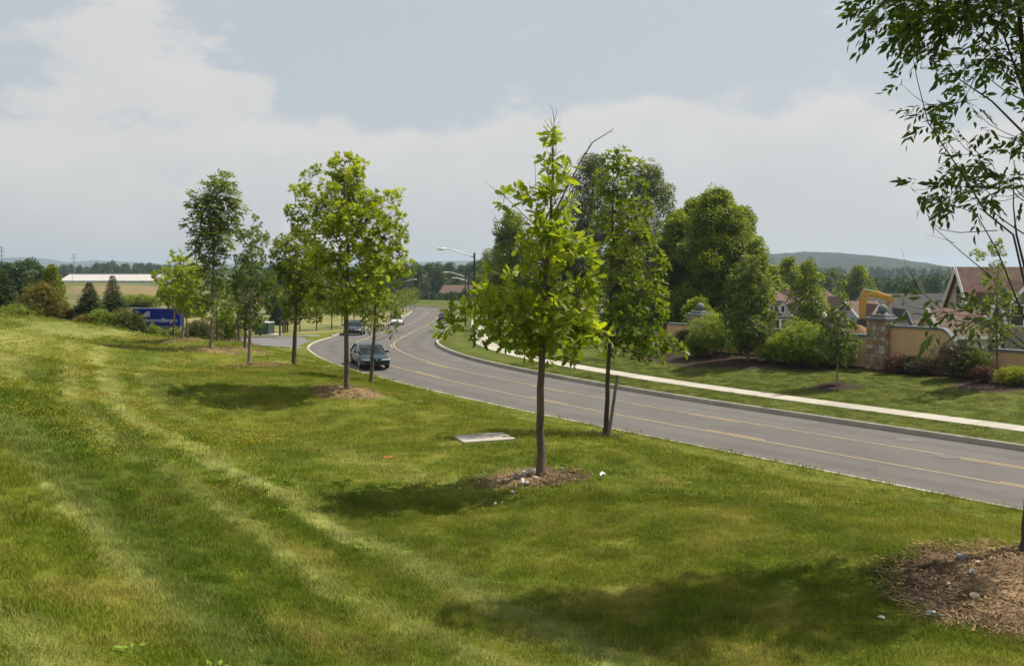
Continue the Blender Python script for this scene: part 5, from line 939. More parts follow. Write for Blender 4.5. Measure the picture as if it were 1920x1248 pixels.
# ------------------------------------------------------------------ trees and shrubs on the lawn by the wall
def by_wall(u, o): s = s_at(u, o); q = at_road(np.array([s]), np.array([o]))[0]; return Vector((q[0], q[1], gz(q[0], q[1])))
photo_tree('slim_lawn_tree', 'slim pale-stemmed young tree on the lawn left of the excavator pillar', 'lawn1', [(1572, 510, 8), (1576, 530, 9), (1572, 552, 11), (1582, 572, 10), (1566, 586, 13), (1580, 600, 16), (1556, 612, 16), (1596, 612, 14), (1572, 628, 24), (1548, 640, 15), (1604, 635, 13), (1584, 652, 22), (1558, 660, 18), (1600, 660, 13), (1575, 672, 16), (1540, 655, 8)],
    [(1570, 710), (1571, 670), (1573, 600), (1574, 510)], .055, 'maple', 'dull_leaf', 'bark_pale', .17, 95, 5, .6, 51, low=.2)
photo_tree('sparse_lawn_tree', 'sparse young tree in the mulch ring near the right edge', 'lawn2', [(1882, 455, 10), (1868, 470, 12), (1832, 476, 12), (1848, 462, 9), (1868, 500, 12), (1862, 528, 14), (1876, 545, 14), (1866, 562, 18), (1884, 580, 14), (1850, 585, 15), (1868, 602, 18), (1846, 612, 15), (1886, 615, 14), (1860, 632, 18), (1835, 632, 12), (1893, 640, 10), (1905, 560, 10)],
    [(1872, 722), (1870, 670), (1868, 600), (1870, 520), (1878, 455)], .06, 'maple', 'young_leaf', 'bark', .17, 75, 5, .6, 52, low=.2)
photo_tree('dense_lawn_tree', 'dense dark green tree rising from the shrub bed between the pillars', 'lawn0', [(1402, 488, 14), (1398, 505, 20), (1412, 510, 16), (1390, 528, 24), (1415, 532, 24), (1400, 552, 30), (1378, 558, 20), (1425, 560, 22), (1385, 585, 28), (1418, 588, 30), (1440, 590, 14), (1370, 600, 20), (1400, 612, 32), (1432, 615, 22), (1382, 630, 24), (1415, 640, 24), (1440, 635, 12), (1395, 650, 16)],
    [(1402, 688), (1402, 640), (1401, 560), (1401, 490)], .09, 'maple', 'dull_leaf', 'bark', .19, 90, 5, 1.1, 53, low=.15)
for i, (u, o, rx, ry, h, m, lab) in enumerate(((1340, 16.4, 1.75, 1.3, 2.55, 'pin_oak_leaf', 'big rounded green shrub just right of the leafy tree pillar'), (1308, 15.6, .9, .8, 1.25, 'pin_oak_leaf', 'smaller green shrub at the left end of the mulch bed'), (1445, 16.2, 1.1, .9, 1.25, 'lime_leaf', 'low bright green shrub right of the dense dark tree'), (1478, 16.8, 1.3, 1.1, 1.75, 'pin_oak_leaf', 'mid green shrub beside the low bright one'),
        (1508, 16.6, 1.55, 1.2, 2.45, 'lime_leaf', 'tallest yellow-green shrub in the middle of the bed'), (1550, 16.7, 1.45, 1.1, 2.2, 'pin_oak_leaf', 'broad dark green shrub behind the slim pale-stemmed tree'), (1578, 17.2, .7, .6, 1.5, 'wood_leaf', 'dark shrub against the wall left of the excavator pillar'), (1282, 17.4, .8, .6, 1.2, 'bronze_leaf', 'dark reddish shrub at the swept wall end'),
        (1686, 17.2, .95, .6, .95, 'red_leaf', 'red barberry shrub at the foot of the excavator pillar'), (1733, 17.3, 1.05, .6, .85, 'bronze_leaf', 'bronze shrub in front of the tall wall panel'), (1712, 17.5, .6, .4, .9, 'bronze_leaf', 'small dark shrub between the red and the bronze ones'), (1798, 17.0, 1.35, .85, 1.75, 'bronze_leaf', 'large dark red-tinged shrub under the swept wall end'), (1832, 17.2, .9, .7, 1.5, 'dull_leaf', 'green shrub beside the large dark red-tinged one'), (1851, 16.4, .62, .5, .75, 'red_leaf', 'low purple-red shrub left of the sparse tree'), (1896, 16.6, .9, .55, .72, 'gold_leaf', 'golden yellow low shrub right of the sparse tree'), (1925, 16.6, .9, .55, .8, 'gold_leaf', 'golden shrub cut by the right edge'))):
    shrub('shrub', lab, by_wall(u, o), rx * 1.08, ry, h * 1.08, 'lime_leaf' if m == 'pin_oak_leaf' and i % 3 == 0 else m, .135 if h > 1 else .09, 1.8, 300 + i, lumps=14)
for i, (u, o, H, lab) in enumerate(((937, 13.0, 3.2, 'little tree on the lawn behind the nearest lamp'), (905, 12.5, 3.6, 'young tree just right of the nearest lamp, further along'), (1040, 15.0, 3.4, 'young lawn tree hidden mostly behind the oak trunk'), (985, 14.5, 3.4, 'young lawn tree seen through the left side of the oak'))):
    auto_tree('lawn_y%d' % (i % 2), 'young_tree', lab, by_wall(u, o), H, 1.15, .05, 'young_leaf', 'bark', 'spray', .2, 80, 3, .35, 16, 60 + i, group='young trees on the lawn beside the sidewalk')

# ------------------------------------------------------------------ big trees behind the wall
BIG = 'big trees behind the boundary wall'
def bg_tree(key, name, lab, u, Y, vtop, wpx, m, bark='bark_dark', seed=1, size=.36, dens=7, base_t=.12, n=40, group=BIG, droop=0., k=3, shell=.5, shape=.8, top=.7, zb=None):
    x = (u - 960) / F_PX * Y; z = gz(x, Y) if zb is None else zb; H = P(u, vtop, Y).z - z; return auto_tree(key, name, lab, (x, Y, z - .1), H, wpx / F_PX * Y, H * .017, m, bark, 'spray', size * 1.25, dens * 6.2, k, base_t, int(n * 1.35), seed, shape, top, group=group, droop=droop, shell=.74, csz=(.17, .34))
bg_tree('b1', 'leafy_tree', 'massive round leafy tree right of the slender oak', 1345, 86, 356, 98, 'wood_leaf', seed=71, n=60, dens=9)
bg_tree('b2', 'leafy_tree', 'leafy tree between the massive tree and the airy grey-green one', 1268, 88, 400, 66, 'wood_leaf', seed=72, n=40, dens=8)
bg_tree('b16', 'leafy_tree', 'leafy crown filling the left shoulder of the massive tree', 1302, 91, 372, 74, 'wood_leaf', seed=86, n=44, dens=8, base_t=.1)
bg_tree('b17', 'leafy_tree', 'leafy crown filling the right shoulder of the massive tree', 1388, 90, 388, 62, 'wood_leaf', seed=87, n=44, dens=8, base_t=.08)
bg_tree('b3', 'leafy_tree', 'shorter leafy tree at the right flank of the massive tree', 1418, 84, 445, 38, 'wood_leaf', seed=73, n=34, dens=9, base_t=.08)
bg_tree('b4', 'airy_tree', 'tall airy grey-green tree showing sky behind the slender oak', 1212, 96, 306, 92, 'grey_leaf', seed=74, n=56, dens=4.5, size=.3, base_t=.2)
bg_tree('b5', 'airy_tree', 'airy grey-green tree behind the top of the oak', 1112, 98, 290, 92, 'grey_leaf', seed=75, n=52, dens=4.5, size=.3, base_t=.2)
bg_tree('b6', 'weeping_tree', 'dark drooping tree behind the left side of the oak', 960, 100, 394, 70, 'wood_leaf', seed=76, n=44, dens=8, size=.3, droop=.8, base_t=.1)
bg_tree('b7', 'leafy_tree', 'dark leafy tree directly behind the oak crown', 1050, 102, 440, 60, 'wood_leaf', seed=77, n=44, dens=8, base_t=.06)
bg_tree('b8', 'leafy_tree', 'dark leafy tree low behind the slender oak', 1180, 92, 470, 60, 'wood_leaf', seed=78, n=44, dens=8, base_t=.06)
bg_tree('b9', 'leafy_tree', 'light green tree just right of the nearest lamp top', 915, 120, 466, 34, 'young_leaf', seed=79, n=30, dens=5, base_t=.1, size=.3)
bg_tree('b10', 'leafy_tree', 'dark green tree standing in front of the grey gabled house', 1516, 84, 486, 38, 'wood_leaf', seed=80, n=30, dens=7, base_t=.3)
bg_tree('b11', 'round_tree', 'round-headed tree below the wooded hill right of the houses', 1611, 235, 500, 34, 'wood_leaf', seed=81, n=34, dens=1.8, size=.8, base_t=.1, group=None)
bg_tree('b12', 'leafy_tree', 'tree peeking above the brown roofs right of the massive tree', 1478, 165, 484, 40, 'wood_leaf', seed=82, n=34, dens=2.6, size=.65, base_t=.06, group=None)
bg_tree('b13', 'leafy_tree', 'bushy tree behind the left hip roof', 1446, 150, 500, 34, 'wood_leaf', seed=83, n=30, dens=3, size=.6, base_t=.05, group=None)
bg_tree('b14', 'leafy_tree', 'small bush-like tree under the massive tree by the wall', 1310, 80, 560, 45, 'wood_leaf', seed=84, n=26, dens=9, base_t=.05)
bg_tree('b15', 'leafy_tree', 'low dark tree filling behind the short wall panel', 1235, 84, 540, 46, 'wood_leaf', seed=85, n=26, dens=9, base_t=.05)
shrub('shrub', 'dark shrub beside the porch of the grey house', Vector((P(1500, 600, 90).x, 90, gz(P(1500, 600, 90).x, 90))), 2.4, 1.5, 3.6, 'wood_leaf', .22, 1., 320, lumps=12)

# ------------------------------------------------------------------ trees and shrubs round the sign, beyond the crest
def beyond(u, Y): x = (u - 960) / F_PX * Y; return Vector((x, Y, gz(x, Y) - .05))
def conif(key, lab, u, Y, vtop, wpx, seed=1, group='evergreens beyond the crest'):
    b = beyond(u, Y); conifer(key, 'spruce_tree', lab, b, P(u, vtop, Y).z - b.z, 1.4 * wpx / F_PX * Y, seed, group=group)
conif('c1', 'big dark spruce at the far left edge', 8, 60, 505, 40, 91); conif('c2', 'spruce with broad base left of the sign, nearer of the pair', 168, 56, 527, 30, 92); conif('c3', 'taller pointed spruce immediately left of the sign', 212, 60, 514, 27, 93); conif('c4', 'small dark spruce on the lawn beyond the cabinet', 521, 122, 565, 15, 94, None)
bg_tree('d1', 'leafy_tree', 'leafy green tree behind the amber bush at far left', 98, 64, 498, 30, 'young_leaf', 'bark', 95, .24, 44, .1, 26, group=None)
for i, (u, Y, rx, vt, m, lab) in enumerate(((78, 55, 1.45, 534, 'amber_leaf', 'large amber tinged bush between the dark spruce and the spruce pair'), (128, 56, 1.1, 576, 'amber_leaf', 'low amber hedge shrub beside the spruce pair'), (22, 53, 1.5, 576, 'wood_leaf', 'low dark shrub at the foot of the big spruce'), (226, 55, 1.1, 581, 'hedge_leaf', 'clipped olive shrub hiding the left end of the sign'), (257, 55.5, .58, 592, 'hedge_leaf', 'clipped darker shrub right in front of the sign lettering'), (286, 56, .5, 612, 'wood_leaf', 'low dark shrub under the sign base'), (326, 58, .45, 614, 'wood_leaf', 'little dark shrub at the right end of the sign'), (374, 60, 1.25, 604, 'hedge_leaf', 'rounded clipped shrub right of the sign'), (424, 62, 1.1, 585, 'pin_oak_leaf', 'leafy green bush behind the tall ash trunk'), (48, 54, 1.3, 566, 'hedge_leaf', 'mid green shrub between the big dark spruce and the amber bush'), (106, 57, 1.0, 560, 'wood_leaf', 'dark green shrub under the leafy tree behind the amber bush'), (155, 54, .8, 592, 'amber_leaf', 'small amber shrub at the foot of the nearer paired spruce'), (300, 57.5, .5, 618, 'dull_leaf', 'small olive shrub at the middle of the sign base'), (188, 54.5, 1.1, 584, 'wood_leaf', 'dark low shrub between the two spruces'), (262, 170, 4., 556, 'wood_leaf', 'round dark bush on the slope of the brown meadow'))):
    b_ = beyond(u, Y); shrub('shrub', lab, b_, rx, rx * .8, (P(u, vt, Y).z - b_.z) * 1.04, m, .12 if Y < 100 else .4, 2.4, 340 + i, lumps=17, smoothness=.4)
LAWN = 'young trees on the lawn beyond the driveway'
LAB = ['nearest the posts', 'second from the posts', 'third from the posts, with the thickest trunk', 'fourth from the posts', 'fifth from the posts', 'sixth, behind the black sedan', 'last, right of the black sedan']
for i, (u, v, Y) in enumerate(((561, 622, 98), (593, 618, 103), (621, 614, 106), (641, 604, 122), (645, 610, 113), (664, 608, 117), (680, 613, 108))):
    auto_tree('ly%d' % (i % 3), 'young_tree', 'young lawn tree beyond the driveway, ' + LAB[i], beyond(u, Y), 4.6, 1.7, .07, ('dull_leaf', 'young_leaf', 'dull_leaf')[i % 3], 'bark', 'spray', .28, 45, 3, .34, 20, 120 + i % 3, rz=i * 1.3, group=LAWN)
for i, (u, Y) in enumerate(((690, 126), (700, 132), (711, 140), (722, 149), (738, 160), (750, 172), (758, 186), (766, 198), (774, 212), (782, 226))):
    auto_tree('fy%d' % (i % 2), 'roadside_tree', 'small young tree left of the far road, %s of the row from its near end' % ('first', 'second', 'third', 'fourth', 'fifth', 'sixth', 'seventh', 'eighth', 'ninth', 'tenth')[i], beyond(u - 4, Y), 5.0, 1.7, .07, 'young_leaf', 'bark', 'spray', .38, 30, 3, .3, 18, 140 + i % 2, rz=i * 1.7, group='row of young trees left of the far road', sc=.9 + .03 * (i % 4))

# ------------------------------------------------------------------ woods, hills and far things
def wood_piece(seed):
    r = np.random.default_rng(seed); cl = auto_clumps(10, 4.2, .04, 26, r, .75, .7); _, p, d, t = clump_leaves(cl, r, 5.5, 3, 1.0); return leaf_mesh('wood_tree', 'spray', p, leaf_frames(p, d, r), 1.0 * r.uniform(.7, 1.3, len(p)), t)
WP = [wood_piece(k) for k in range(5)]
def woods(name, lab, n, u0, u1, y0, y1, vtop, jit=.18):
    u = rng.uniform(u0, u1, n); Y = np.sqrt(rng.uniform(y0 * y0, y1 * y1, n)); x = (u - 960) / F_PX * Y; z, off, s = ground_full(x, Y); ok = np.abs(off) > 12; vt = np.interp(u, *zip(*vtop)) if isinstance(vtop, list) else vtop
    H = (HZ - vt) / F_PX * Y - z; sc = np.maximum(.25, H / 10.3) * rng.uniform(1 - jit * 1.6, 1 + jit * .35, n); scatter(name, 'far_leaf', np.stack([x, Y, z], 1)[ok], WP, rng.uniform(.15, .75, n)[ok], sc[ok], lab, 'woods')
woods('far_woods', 'dark woods closing the view behind the far road', 150, 500, 960, 330, 470, [(500, 500), (560, 494), (640, 505), (760, 494), (800, 498), (830, 490), (860, 500), (960, 480)])
woods('side_woods', 'dark tree mass beyond the spruces at far left', 46, -60, 82, 150, 210, [(-60, 490), (0, 492), (30, 494), (60, 490), (82, 505)])
woods('field_woods', 'tree belt behind the white warehouse', 80, 70, 340, 780, 980, [(70, 498), (150, 496), (210, 490), (240, 492), (340, 497)])
woods('house_woods', 'tree belt behind the house roofs', 300, 1400, 2000, 300, 560, [(1400, 500), (1500, 503), (1560, 510), (1640, 519), (1700, 517), (1760, 515), (1810, 512), (2000, 510)])
woods('horizon_woods', 'hazy line of woods along the horizon', 1100, -300, 2250, 1000, 1500, 501)
woods('verge_bushes', 'bushes along the outside of the far road bend', 60, 770, 905, 268, 310, [(770, 545), (830, 552), (905, 530)])
woods('field_bushes', 'rough bushes at the foot of the brown meadow', 70, 330, 560, 150, 260, [(330, 560), (420, 565), (480, 545), (560, 545)])
def hill(name, crest, Y0, Yc, Y1, m, bump, nu=240, nt=36, seed=3):
    us, vs_ = zip(*crest); u = np.linspace(us[0], us[-1], nu); t = np.linspace(0, 1, nt); U, T = np.meshgrid(u, t); Y = np.where(T < .6, Y0 + (Yc - Y0) * T / .6, Yc + (Y1 - Yc) * (T - .6) / .4); zc = (HZ - np.interp(U, us, vs_)) / F_PX * Yc; X = (U - 960) / F_PX * Yc * (.75 + .25 * Y / Yc)
    prof = np.where(T < .6, np.sin(T / .6 * math.pi / 2) ** 1.2, np.cos((T - .6) / .4 * math.pi / 2)); Z = -11 + (zc + 11) * prof + bump * (fbm(X, Y, bump * 7, seed, 3) - .55) * 2 * (T > .02); a = np.arange((nt - 1) * (nu - 1)); b = a // (nu - 1) * nu + a % (nu - 1)
    o = link(name, np_mesh(name, np.stack([X, Y, Z], -1).reshape(-1, 3), np.stack([b, b + 1, b + nu + 1, b + nu], 1), True), None, m); tag(o, kind='structure')
hill('wooded_hill', [(1150, 506), (1300, 490), (1400, 480), (1440, 478), (1490, 475.5), (1535, 475), (1585, 480), (1640, 494), (1700, 514), (1745, 526), (1800, 532)], 1150, 1900, 2500, 'far_hill', 4.5, 620, 150)
hill('distant_ridge', [(-500, 492), (-200, 486), (0, 490), (40, 482), (75, 484), (110, 490), (150, 493), (190, 488), (240, 491), (300, 495), (380, 498), (450, 494), (520, 491), (640, 494), (770, 491), (870, 489), (960, 486), (1100, 490), (1300, 497), (1500, 500), (1690, 513), (1740, 508), (1800, 505), (1850, 502), (2000, 498), (2300, 494), (2600, 500)], 4300, 5200, 5900, 'ridge', 4.0, 400, 24, 8)
wb = beyond(200, 700); wh = empty('warehouse', (wb.x, 700, wb.z)); tag(wh, 'long low white warehouse across the brown meadow', 'building'); k7 = 700 / F_PX; hw_ = (290 - 112) / 2 * k7; zt = P(200, 514, 700).z - wb.z; zm_ = P(200, 526, 700).z - wb.z
zr7 = P(200, 514, 718).z - wb.z; MB().prism([(0, zm_), (18, zr7), (36, zm_), (36, zm_ - .5), (0, zm_ - .5)], -hw_, hw_, 'x').build('roof', 'ware_wall', wh); MB().box(-hw_ + .2, hw_ - .2, .2, 35.8, -1, zm_ - .51).build('lower_wall', 'ware_base', wh); MB().box(-hw_ - .4, hw_ * .52, 17.5, 18.5, zr7 - .5, zr7 + .5).build('roof_edge', 'ware_roof', wh)
for i in range(9): MB().box(-hw_ + 4 + i * 7.2, -hw_ + 7.4 + i * 7.2, -.12, .1, .1, zm_ - .6).build('loading_door', 'ware_wall', wh)
rb = beyond(125, 900); r_ = empty('red_building', (rb.x, 900, rb.z)); tag(r_, 'small red and white building beyond the warehouse', 'building'); zr_ = P(125, 507, 900).z - rb.z; MB().box(-7, 7, 0, 12, 0, zr_).build('wall', 'red_wall', r_); MB().prism([(-7.5, zr_), (7.5, zr_), (0, zr_ + 2)], -.3, 12.3).build('roof', 'ware_wall', r_)
def pole(name, lab, u, Y, vt, r0, bars, m='steel', zoff=0):
    b = beyond(u, Y); h = P(u, vt, Y).z - b.z; t = empty(name, b); tag(t, lab, 'pole'); MB().tube([(0, 0, 0), (0, 0, h)], [r0, r0 * .6], 8).build('mast', m, t)
    for z, w in bars: MB().box(-w, w, -r0 * .6, r0 * .6, h - z - r0 * .8, h - z).build('crossarm', m, t)
pole('mast', 'thin mast with short crossarms above the warehouse', 141, 760, 475, .35, ((.5, 2.2), (3.5, 2.4), (6, 2.0))); pole('transmission_tower', 'lattice tower at the far left edge of the horizon', 6, 900, 462, .6, ((1, 2.), (4, 3.2), (8, 3.2)))
pole('utility_pole', 'pale utility pole standing before the far woods', 787, 290, 520, .16, ((.6, 1.1),), 'old_wood'); pole('utility_pole', 'utility pole with crossarm behind the brown roofed house', 863, 345, 524, .16, ((.7, 1.5),), 'old_wood'); pole('light_pole', 'light pole in front of the warehouse wall', 137, 660, 511, .14, ((.2, .8),))

# ------------------------------------------------------------------ houses
def hp(root, u, v, Y): return P(u, v, Y) - root.location
def slab_roof(root, poly_lo, poly_hi, m='roof_brown', th=.16, parent=None):
    vs = [tuple(p) for p in poly_lo + poly_hi]; n = len(vs); MB().add(vs + [(x, y, z - th) for x, y, z in vs], [tuple(range(n)), tuple(range(2 * n - 1, n - 1, -1))] + [(i, (i + 1) % n, n + (i + 1) % n, n + i) for i in range(n)]).build('roof', m, parent or root)
def win(root, x, y, z, w, h, side='y', trim='house_trim', mull=True):
    f = MB(); fw = .09
    if side == 'y': f.box(x - w / 2 - fw, x + w / 2 + fw, y - .05, y + .02, z - fw, z + h + fw)
    else: f.box(x - .05, x + .02, y - w / 2 - fw, y + w / 2 + fw, z - fw, z + h + fw)
    fo = f.build('window', trim, root); p = MB()
    for a, b in (((0, .485), (.515, 1)) if mull else ((0, 1),)):
        if side == 'y': p.box(x - w / 2, x + w / 2, y - .065, y - .03, z + h * a, z + h * b)
        else: p.box(x - .065, x - .03, y - w / 2, y + w / 2, z + h * a, z + h * b)
    p.build('pane', 'window_glass', fo)
def block_x(root, x0, x1, y0, y1, z0, ze, zr, wall, roof, trim='house_trim', ov=.35, hip=0.):
    """ridge runs along x; slopes face front and back; hip draws the ridge in at both ends"""
    ym = (y0 + y1) / 2
    if hip: MB().box(x0, x1, y0, y1, z0, ze).build('wall', wall, root)
    else: MB().prism([(y0, z0), (y1, z0), (y1, ze), (ym, zr - .1), (y0, ze)], x0, x1, 'x').build('wall', wall, root)
    a, b = x0 - ov, x1 + ov; ze_ = ze - (zr - ze) * ov / (ym - y0); slab_roof(root, [(a, y0 - ov, ze_), (b, y0 - ov, ze_)], [(b - hip, ym, zr), (a + hip, ym, zr)], roof); slab_roof(root, [(b, y1 + ov, ze_), (a, y1 + ov, ze_)], [(a + hip, ym, zr), (b - hip, ym, zr)], roof)
    if hip: slab_roof(root, [(a, y1 + ov, ze_), (a, y0 - ov, ze_)], [(a + hip, ym, zr)], roof); slab_roof(root, [(b, y0 - ov, ze_), (b, y1 + ov, ze_)], [(b - hip, ym, zr)], roof)
    else:
        for xx in (a - .03, b + .03):
            m = MB()
            for ya, yb in ((y0 - ov, ym), (y1 + ov, ym)): m.tube([(xx, ya, ze_ - .1), (xx, yb, zr - .1)], .13, 4)
            m.build('rake_board', trim, root)
    MB().box(a, b, y0 - ov - .06, y0 - ov - .005, ze_ - .24, ze_ - .03).build('gutter', trim, root)
def block_y(root, x0, x1, y0, y1, z0, ze, zr, wall, roof, trim='house_trim', ov=.3):
    """ridge runs towards the camera; the gable faces front"""
    xm = (x0 + x1) / 2; MB().prism([(x0, z0), (x1, z0), (x1, ze), (xm, zr - .1), (x0, ze)], y0, y1).build('wall', wall, root); ze_ = ze - (zr - ze) * ov / (xm - x0); a, b = y0 - ov, y1
    slab_roof(root, [(x0 - ov, b, ze_), (x0 - ov, a, ze_)], [(xm, a, zr), (xm, b, zr)], roof); slab_roof(root, [(x1 + ov, a, ze_), (x1 + ov, b, ze_)], [(xm, b, zr), (xm, a, zr)], roof); m = MB()
    for xa in (x0 - ov, x1 + ov): m.tube([(xa, a - .03, ze_ - .12), (xm, a - .03, zr - .12)], .14, 4)
    m.build('rake_board', trim, root)
YH = 122; hb = beyond(1500, YH); HA = empty('twin_house', hb); tag(HA, 'grey twin house with brown roofs, white dormers and a pillared porch', 'house')
def xa(u, Y=YH): return hp(HA, u, 560, Y).x
def za(v, Y=YH): return hp(HA, 1500, v, Y).z
block_x(HA, xa(1438), xa(1500), 2, 11, 0, za(566), za(544), 'siding_grey', 'roof_brown', hip=1.9); block_y(HA, xa(1484), xa(1540), -.8, 10, 0, za(584), za(545), 'siding_grey', 'roof_brown', 'house_trim'); block_x(HA, xa(1538), xa(1612), 1, 13, 0, za(592), za(541), 'siding_grey', 'roof_brown', hip=2.6); block_y(HA, xa(1548), xa(1606), -1.6, 7, 0, za(600), za(557), 'siding_grey', 'roof_brown', 'trim_grey'); block_y(HA, xa(1586), xa(1606), -2.4, 2, 0, za(600), za(585), 'siding_blue', 'roof_brown')
slab_roof(HA, [(xa(1433), -1.3, za(594)), (xa(1483), -1.3, za(594))], [(xa(1481), 1.95, za(568)), (xa(1437), 1.95, za(568))], 'roof_grey'); MB().box(xa(1434), xa(1482), -1.25, -1.05, za(598), za(594.6)).build('porch_beam', 'house_trim', HA)
for u in (1436, 1459, 1479.5): MB().box(xa(u) - .13, xa(u) + .13, -1.28, -1.02, 0, za(598.1)).build('porch_column', 'house_trim', HA)
for u in (1445.5, 1466):
    d = empty('dormer', (0, 0, 0), parent=HA); x0, x1 = xa(u - 4.6), xa(u + 4.6); MB().prism([(x0, za(588)), (x1, za(588)), (x1, za(571)), ((x0 + x1) / 2, za(564.5)), (x0, za(571))], -.5, 1.9).build('dormer_wall', 'house_trim', d); xm = (x0 + x1) / 2
    for a, b in (((x0 - .12), xm), ((x1 + .12), xm)): MB().add([(a, -.62, za(571.6)), (b, -.62, za(563.8)), (b, 1.9, za(563.8)), (a, 1.9, za(571.6)), (a, -.62, za(572.4)), (b, -.62, za(564.6)), (b, 1.9, za(564.6)), (a, 1.9, za(572.4))], [(0, 1, 2, 3), (7, 6, 5, 4), (0, 4, 5, 1), (3, 2, 6, 7), (0, 3, 7, 4), (1, 5, 6, 2)]).build('dormer_roof', 'roof_grey', d)
    MB().box(xm - .19, xm + .19, -.53, -.49, za(584.5), za(573)).build('dormer_pane', 'window_glass', d)
for u in (1498, 1505.5, 1513): win(HA, xa(u), -.8, za(585), .42, .62)
for u in (1448, 1470): win(HA, xa(u), 2, za(622), .8, 1.5)
for u in (1560, 1575): win(HA, xa(u), -1.6, za(618), .8, 1.2)
win(HA, xa(1596), -2.4, za(610), .5, .6)
YB = 104; hb = beyond(1638, YB); HB = empty('gabled_house', hb); tag(HB, 'pale house with white-trimmed gable beside the excavator arm', 'house'); xb = lambda u: hp(HB, u, 560, YB).x; zb_ = lambda v: hp(HB, 1638, v, YB).z
block_x(HB, xb(1622), xb(1668), 1, 9, 0, zb_(592), zb_(567), 'siding_blue', 'roof_brown'); block_y(HB, xb(1627), xb(1657), -.6, 5, 0, zb_(596), zb_(570), 'siding_blue', 'roof_brown'); win(HB, xb(1631), -.6, zb_(612), .5, .7); win(HB, xb(1646), -.6, zb_(612), .5, .7); win(HB, xb(1642), -.6, zb_(590), .35, .35, mull=False)
YC = 118; hb = beyond(1730, YC); HC = empty('long_house', hb); tag(HC, 'long house with dark grey roof behind the tall wall panel', 'house'); xc = lambda u: hp(HC, u, 560, YC).x; zc_ = lambda v: hp(HC, 1730, v, YC).z
block_x(HC, xc(1652), xc(1830), 0, 11, 0, zc_(598), zc_(552), 'siding_grey', 'roof_grey'); block_y(HC, xc(1676), xc(1700), -1.5, 5, 0, zc_(604), zc_(578), 'siding_grey', 'roof_grey', 'trim_grey'); win(HC, xc(1660), 0, zc_(625), .8, 1.2); win(HC, xc(1688), -1.5, zc_(625), .8, 1.2)
YD = 74; hb = beyond(1860, YD); HD = empty('gable_house', hb); tag(HD, 'nearest house with big brown roof and cream gable at right edge', 'house'); xd = lambda u: hp(HD, u, 560, YD).x; zd = lambda v: hp(HD, 1860, v, YD).z
block_x(HD, xd(1841), xd(2100), 1.5, 6.0, 0, zd(578), zd(500), 'siding_cream', 'roof_brown'); block_x(HD, xd(1735), xd(1812), -4, 1.3, 0, zd(617), zd(576), 'siding_cream', 'roof_brown'); block_y(HD, xd(1846), xd(1872), -.6, 3, 0, zd(590), zd(548), 'siding_cream', 'roof_brown'); MB().box(xd(1874), xd(2000), .9, 1.4, 0, zd(548)).build('brick_front', 'brick_grey', HD); block_y(HD, xd(1884), xd(1960), -.2, 3, 0, zd(570), zd(528), 'brick_grey', 'roof_brown')
for u in (1854, 1864): win(HD, xd(u), -.6, zd(640), .8, 1.4)
win(HD, xd(1859), -.6, zd(600), .5, .9); win(HD, xd(1905), -.2, zd(610), .9, 1.5); win(HD, xd(1760), -4, zd(650), .8, 1.0); win(HD, xd(1841), 3.75, zd(572), 1.0, 1.4, 'x')
YF = 325; hb = beyond(850, YF); HF = empty('far_house', hb); tag(HF, 'far brown roofed house at the end of the road', 'house'); xf = lambda u: hp(HF, u, 560, YF).x; zf = lambda v: hp(HF, 850, v, YF).z
block_x(HF, xf(815), xf(900), 2, 14, 0, zf(556), zf(535), 'siding_grey', 'roof_brown', hip=3.); block_y(HF, xf(858), xf(876), -1, 8, 0, zf(556), zf(544), 'siding_grey', 'roof_brown'); block_y(HF, xf(880), xf(898), -1.5, 8, 0, zf(556), zf(541), 'siding_blue', 'roof_grey')
for u in (825, 840, 867, 889): win(HF, xf(u), -1.5 if u > 880 else -1 if u > 855 else 2, zf(566), 1., 1.4)

# ------------------------------------------------------------------ excavator and soil heap
YE = 96; eb = beyond(1705, YE); EX = empty('excavator', eb); tag(EX, 'yellow excavator with folded arm behind the stone pillar', 'excavator'); e = lambda u, v: (lambda q: (q.x, q.z))(hp(EX, u, v, YE))
def plate(name, pts, th, m, parent, y=0): return MB().prism([e(u, v) for u, v in pts], y - th / 2, y + th / 2).build(name, m, parent, bevel=.03)
plate('stick', [(1612, 555), (1619, 541), (1625, 546), (1625.5, 560), (1622, 585), (1619.5, 600), (1613, 600), (1611, 580)], .34, 'digger_yellow', EX)
plate('boom', [(1623, 549), (1640, 549), (1666, 555), (1676, 559), (1677, 563), (1668, 565), (1645, 559), (1624, 556)], .42, 'digger_yellow', EX)
plate('bucket', [(1610, 598), (1619, 597), (1623, 604), (1625, 611), (1617, 612), (1608, 609)], .9, 'dig_dark', EX); MB().tube([(*e(1622, 542)[:1], .0, e(1622, 542)[1]), (e(1640, 546)[0], 0, e(1640, 546)[1])], .05, 8).build('ram_rod', 'chrome', EX); MB().tube([(e(1638, 546)[0], 0, e(1638, 546)[1]), (e(1670, 555)[0], 0, e(1670, 555)[1])], .10, 8).build('ram_cylinder', 'digger_yellow', EX); MB().tube([(e(1613, 552)[0], -.1, e(1613, 552)[1]), (e(1611, 590)[0], -.1, e(1611, 590)[1])], .05, 8).build('bucket_ram', 'steel', EX)
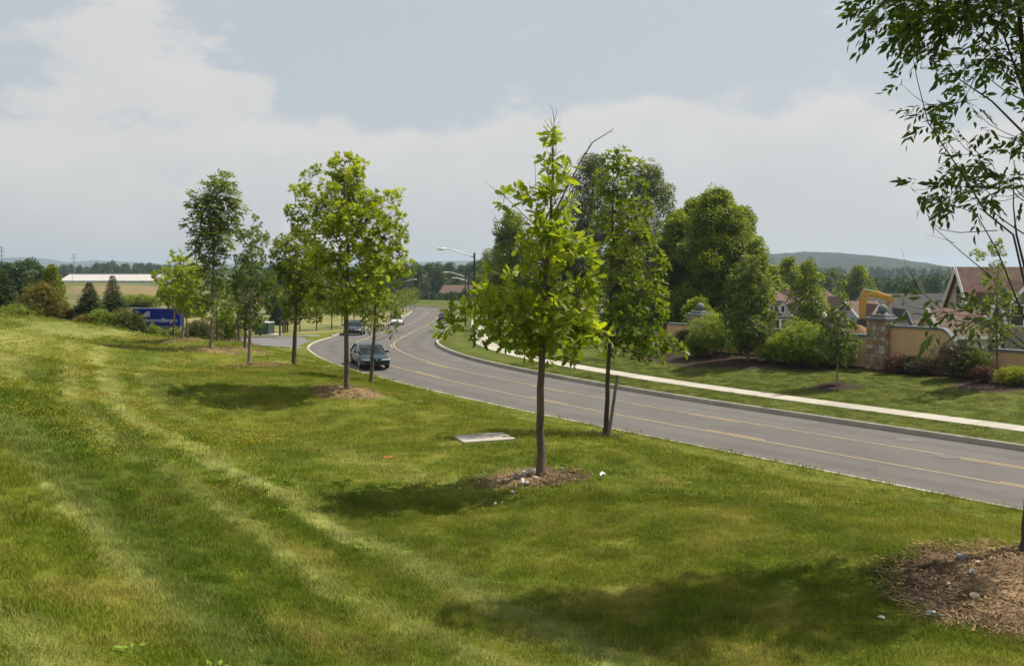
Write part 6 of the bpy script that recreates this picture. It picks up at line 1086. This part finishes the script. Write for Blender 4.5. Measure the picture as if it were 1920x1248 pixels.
x0 = e(1650, 620)[0]; kn = hp(EX, 1671, 561, YE); MB().tube([kn, kn + Vector((-.25, 2.2, -1.6)), Vector((x0 + .2, 5.2, 1.7))], [.20, .26, .28], 4).build('lower_boom', 'digger_yellow', EX); dy_ = 6.0; MB().box(x0 - 1.0, x0 + 2.6, dy_ - 1.2, dy_ + 1.2, 1.1, 2.1).build('engine_cover', 'digger_yellow', EX, bevel=.1); cbx = MB().box(x0 - .9, x0 + .5, dy_ + .35, dy_ + 1.3, 2.1, 2.8).build('cab', 'digger_yellow', EX, bevel=.06); MB().box(x0 - .95, x0 - .91, dy_ + .45, dy_ + 1.2, 2.25, 2.7).build('cab_glass', 'window_glass', cbx)
for y in (-1.25, 1.25): MB().prism([(x0 - 1.9, .35), (x0 - 1.5, .05), (x0 + 2.1, .05), (x0 + 2.5, .35), (x0 + 2.4, .8), (x0 + 2., .95), (x0 - 1.4, .95), (x0 - 1.8, .8)], dy_ + y - .28, dy_ + y + .28).build('track', 'dig_dark', EX, bevel=.05)
def heap(lab, u, Y, rx, h, seed):
    b = beyond(u, Y); n, m = 28, 10; V = [(0, 0, h)]; r = np.random.default_rng(seed); Fc = []
    for j in range(1, m + 1):
        for i in range(n): a = i / n * 6.283; d = j / m; k = rx * d * (1 + .18 * math.sin(3 * a + seed)); V.append((k * math.cos(a), k * math.sin(a) * .7, h * (1 - d ** 1.4) + (r.uniform(-.08, .08) if j < m else -.2)))
    for i in range(n): Fc.append((0, 1 + i, 1 + (i + 1) % n))
    for j in range(m - 1):
        for i in range(n): Fc.append((1 + j * n + i, 1 + (j + 1) * n + i, 1 + (j + 1) * n + (i + 1) % n, 1 + j * n + (i + 1) % n))
    o = MB().add(V, Fc).build('soil_heap', 'soil', None, True); o.location = b; tag(o, lab, 'soil heap')
bq = beyond(1615, 94); heap('heap of orange-brown soil under the excavator bucket', 1612, 94, 3.0, P(1612, 609, 94).z - bq.z, 5)

# ------------------------------------------------------------------ the hazy summer air
hz_ = MB().box(-7000, 7000, -7000, 7200, -18, 76).build('haze', 'paper'); hz_.data.materials.clear(); hm = bpy.data.materials.new('haze_air'); hm.use_nodes = True; hn = hm.node_tree; hn.nodes.clear(); ho = hn.nodes.new('ShaderNodeOutputMaterial'); pv = hn.nodes.new('ShaderNodeVolumePrincipled')
pv.inputs['Color'].default_value = (.70, .85, 1.0, 1); pv.inputs['Density'].default_value = 1.5e-4; pv.inputs['Anisotropy'].default_value = .3; hn.links.new(pv.outputs[0], ho.inputs['Volume']); hz_.data.materials.append(hm); tag(hz_, 'pale summer haze in the air', 'haze', kind='stuff')
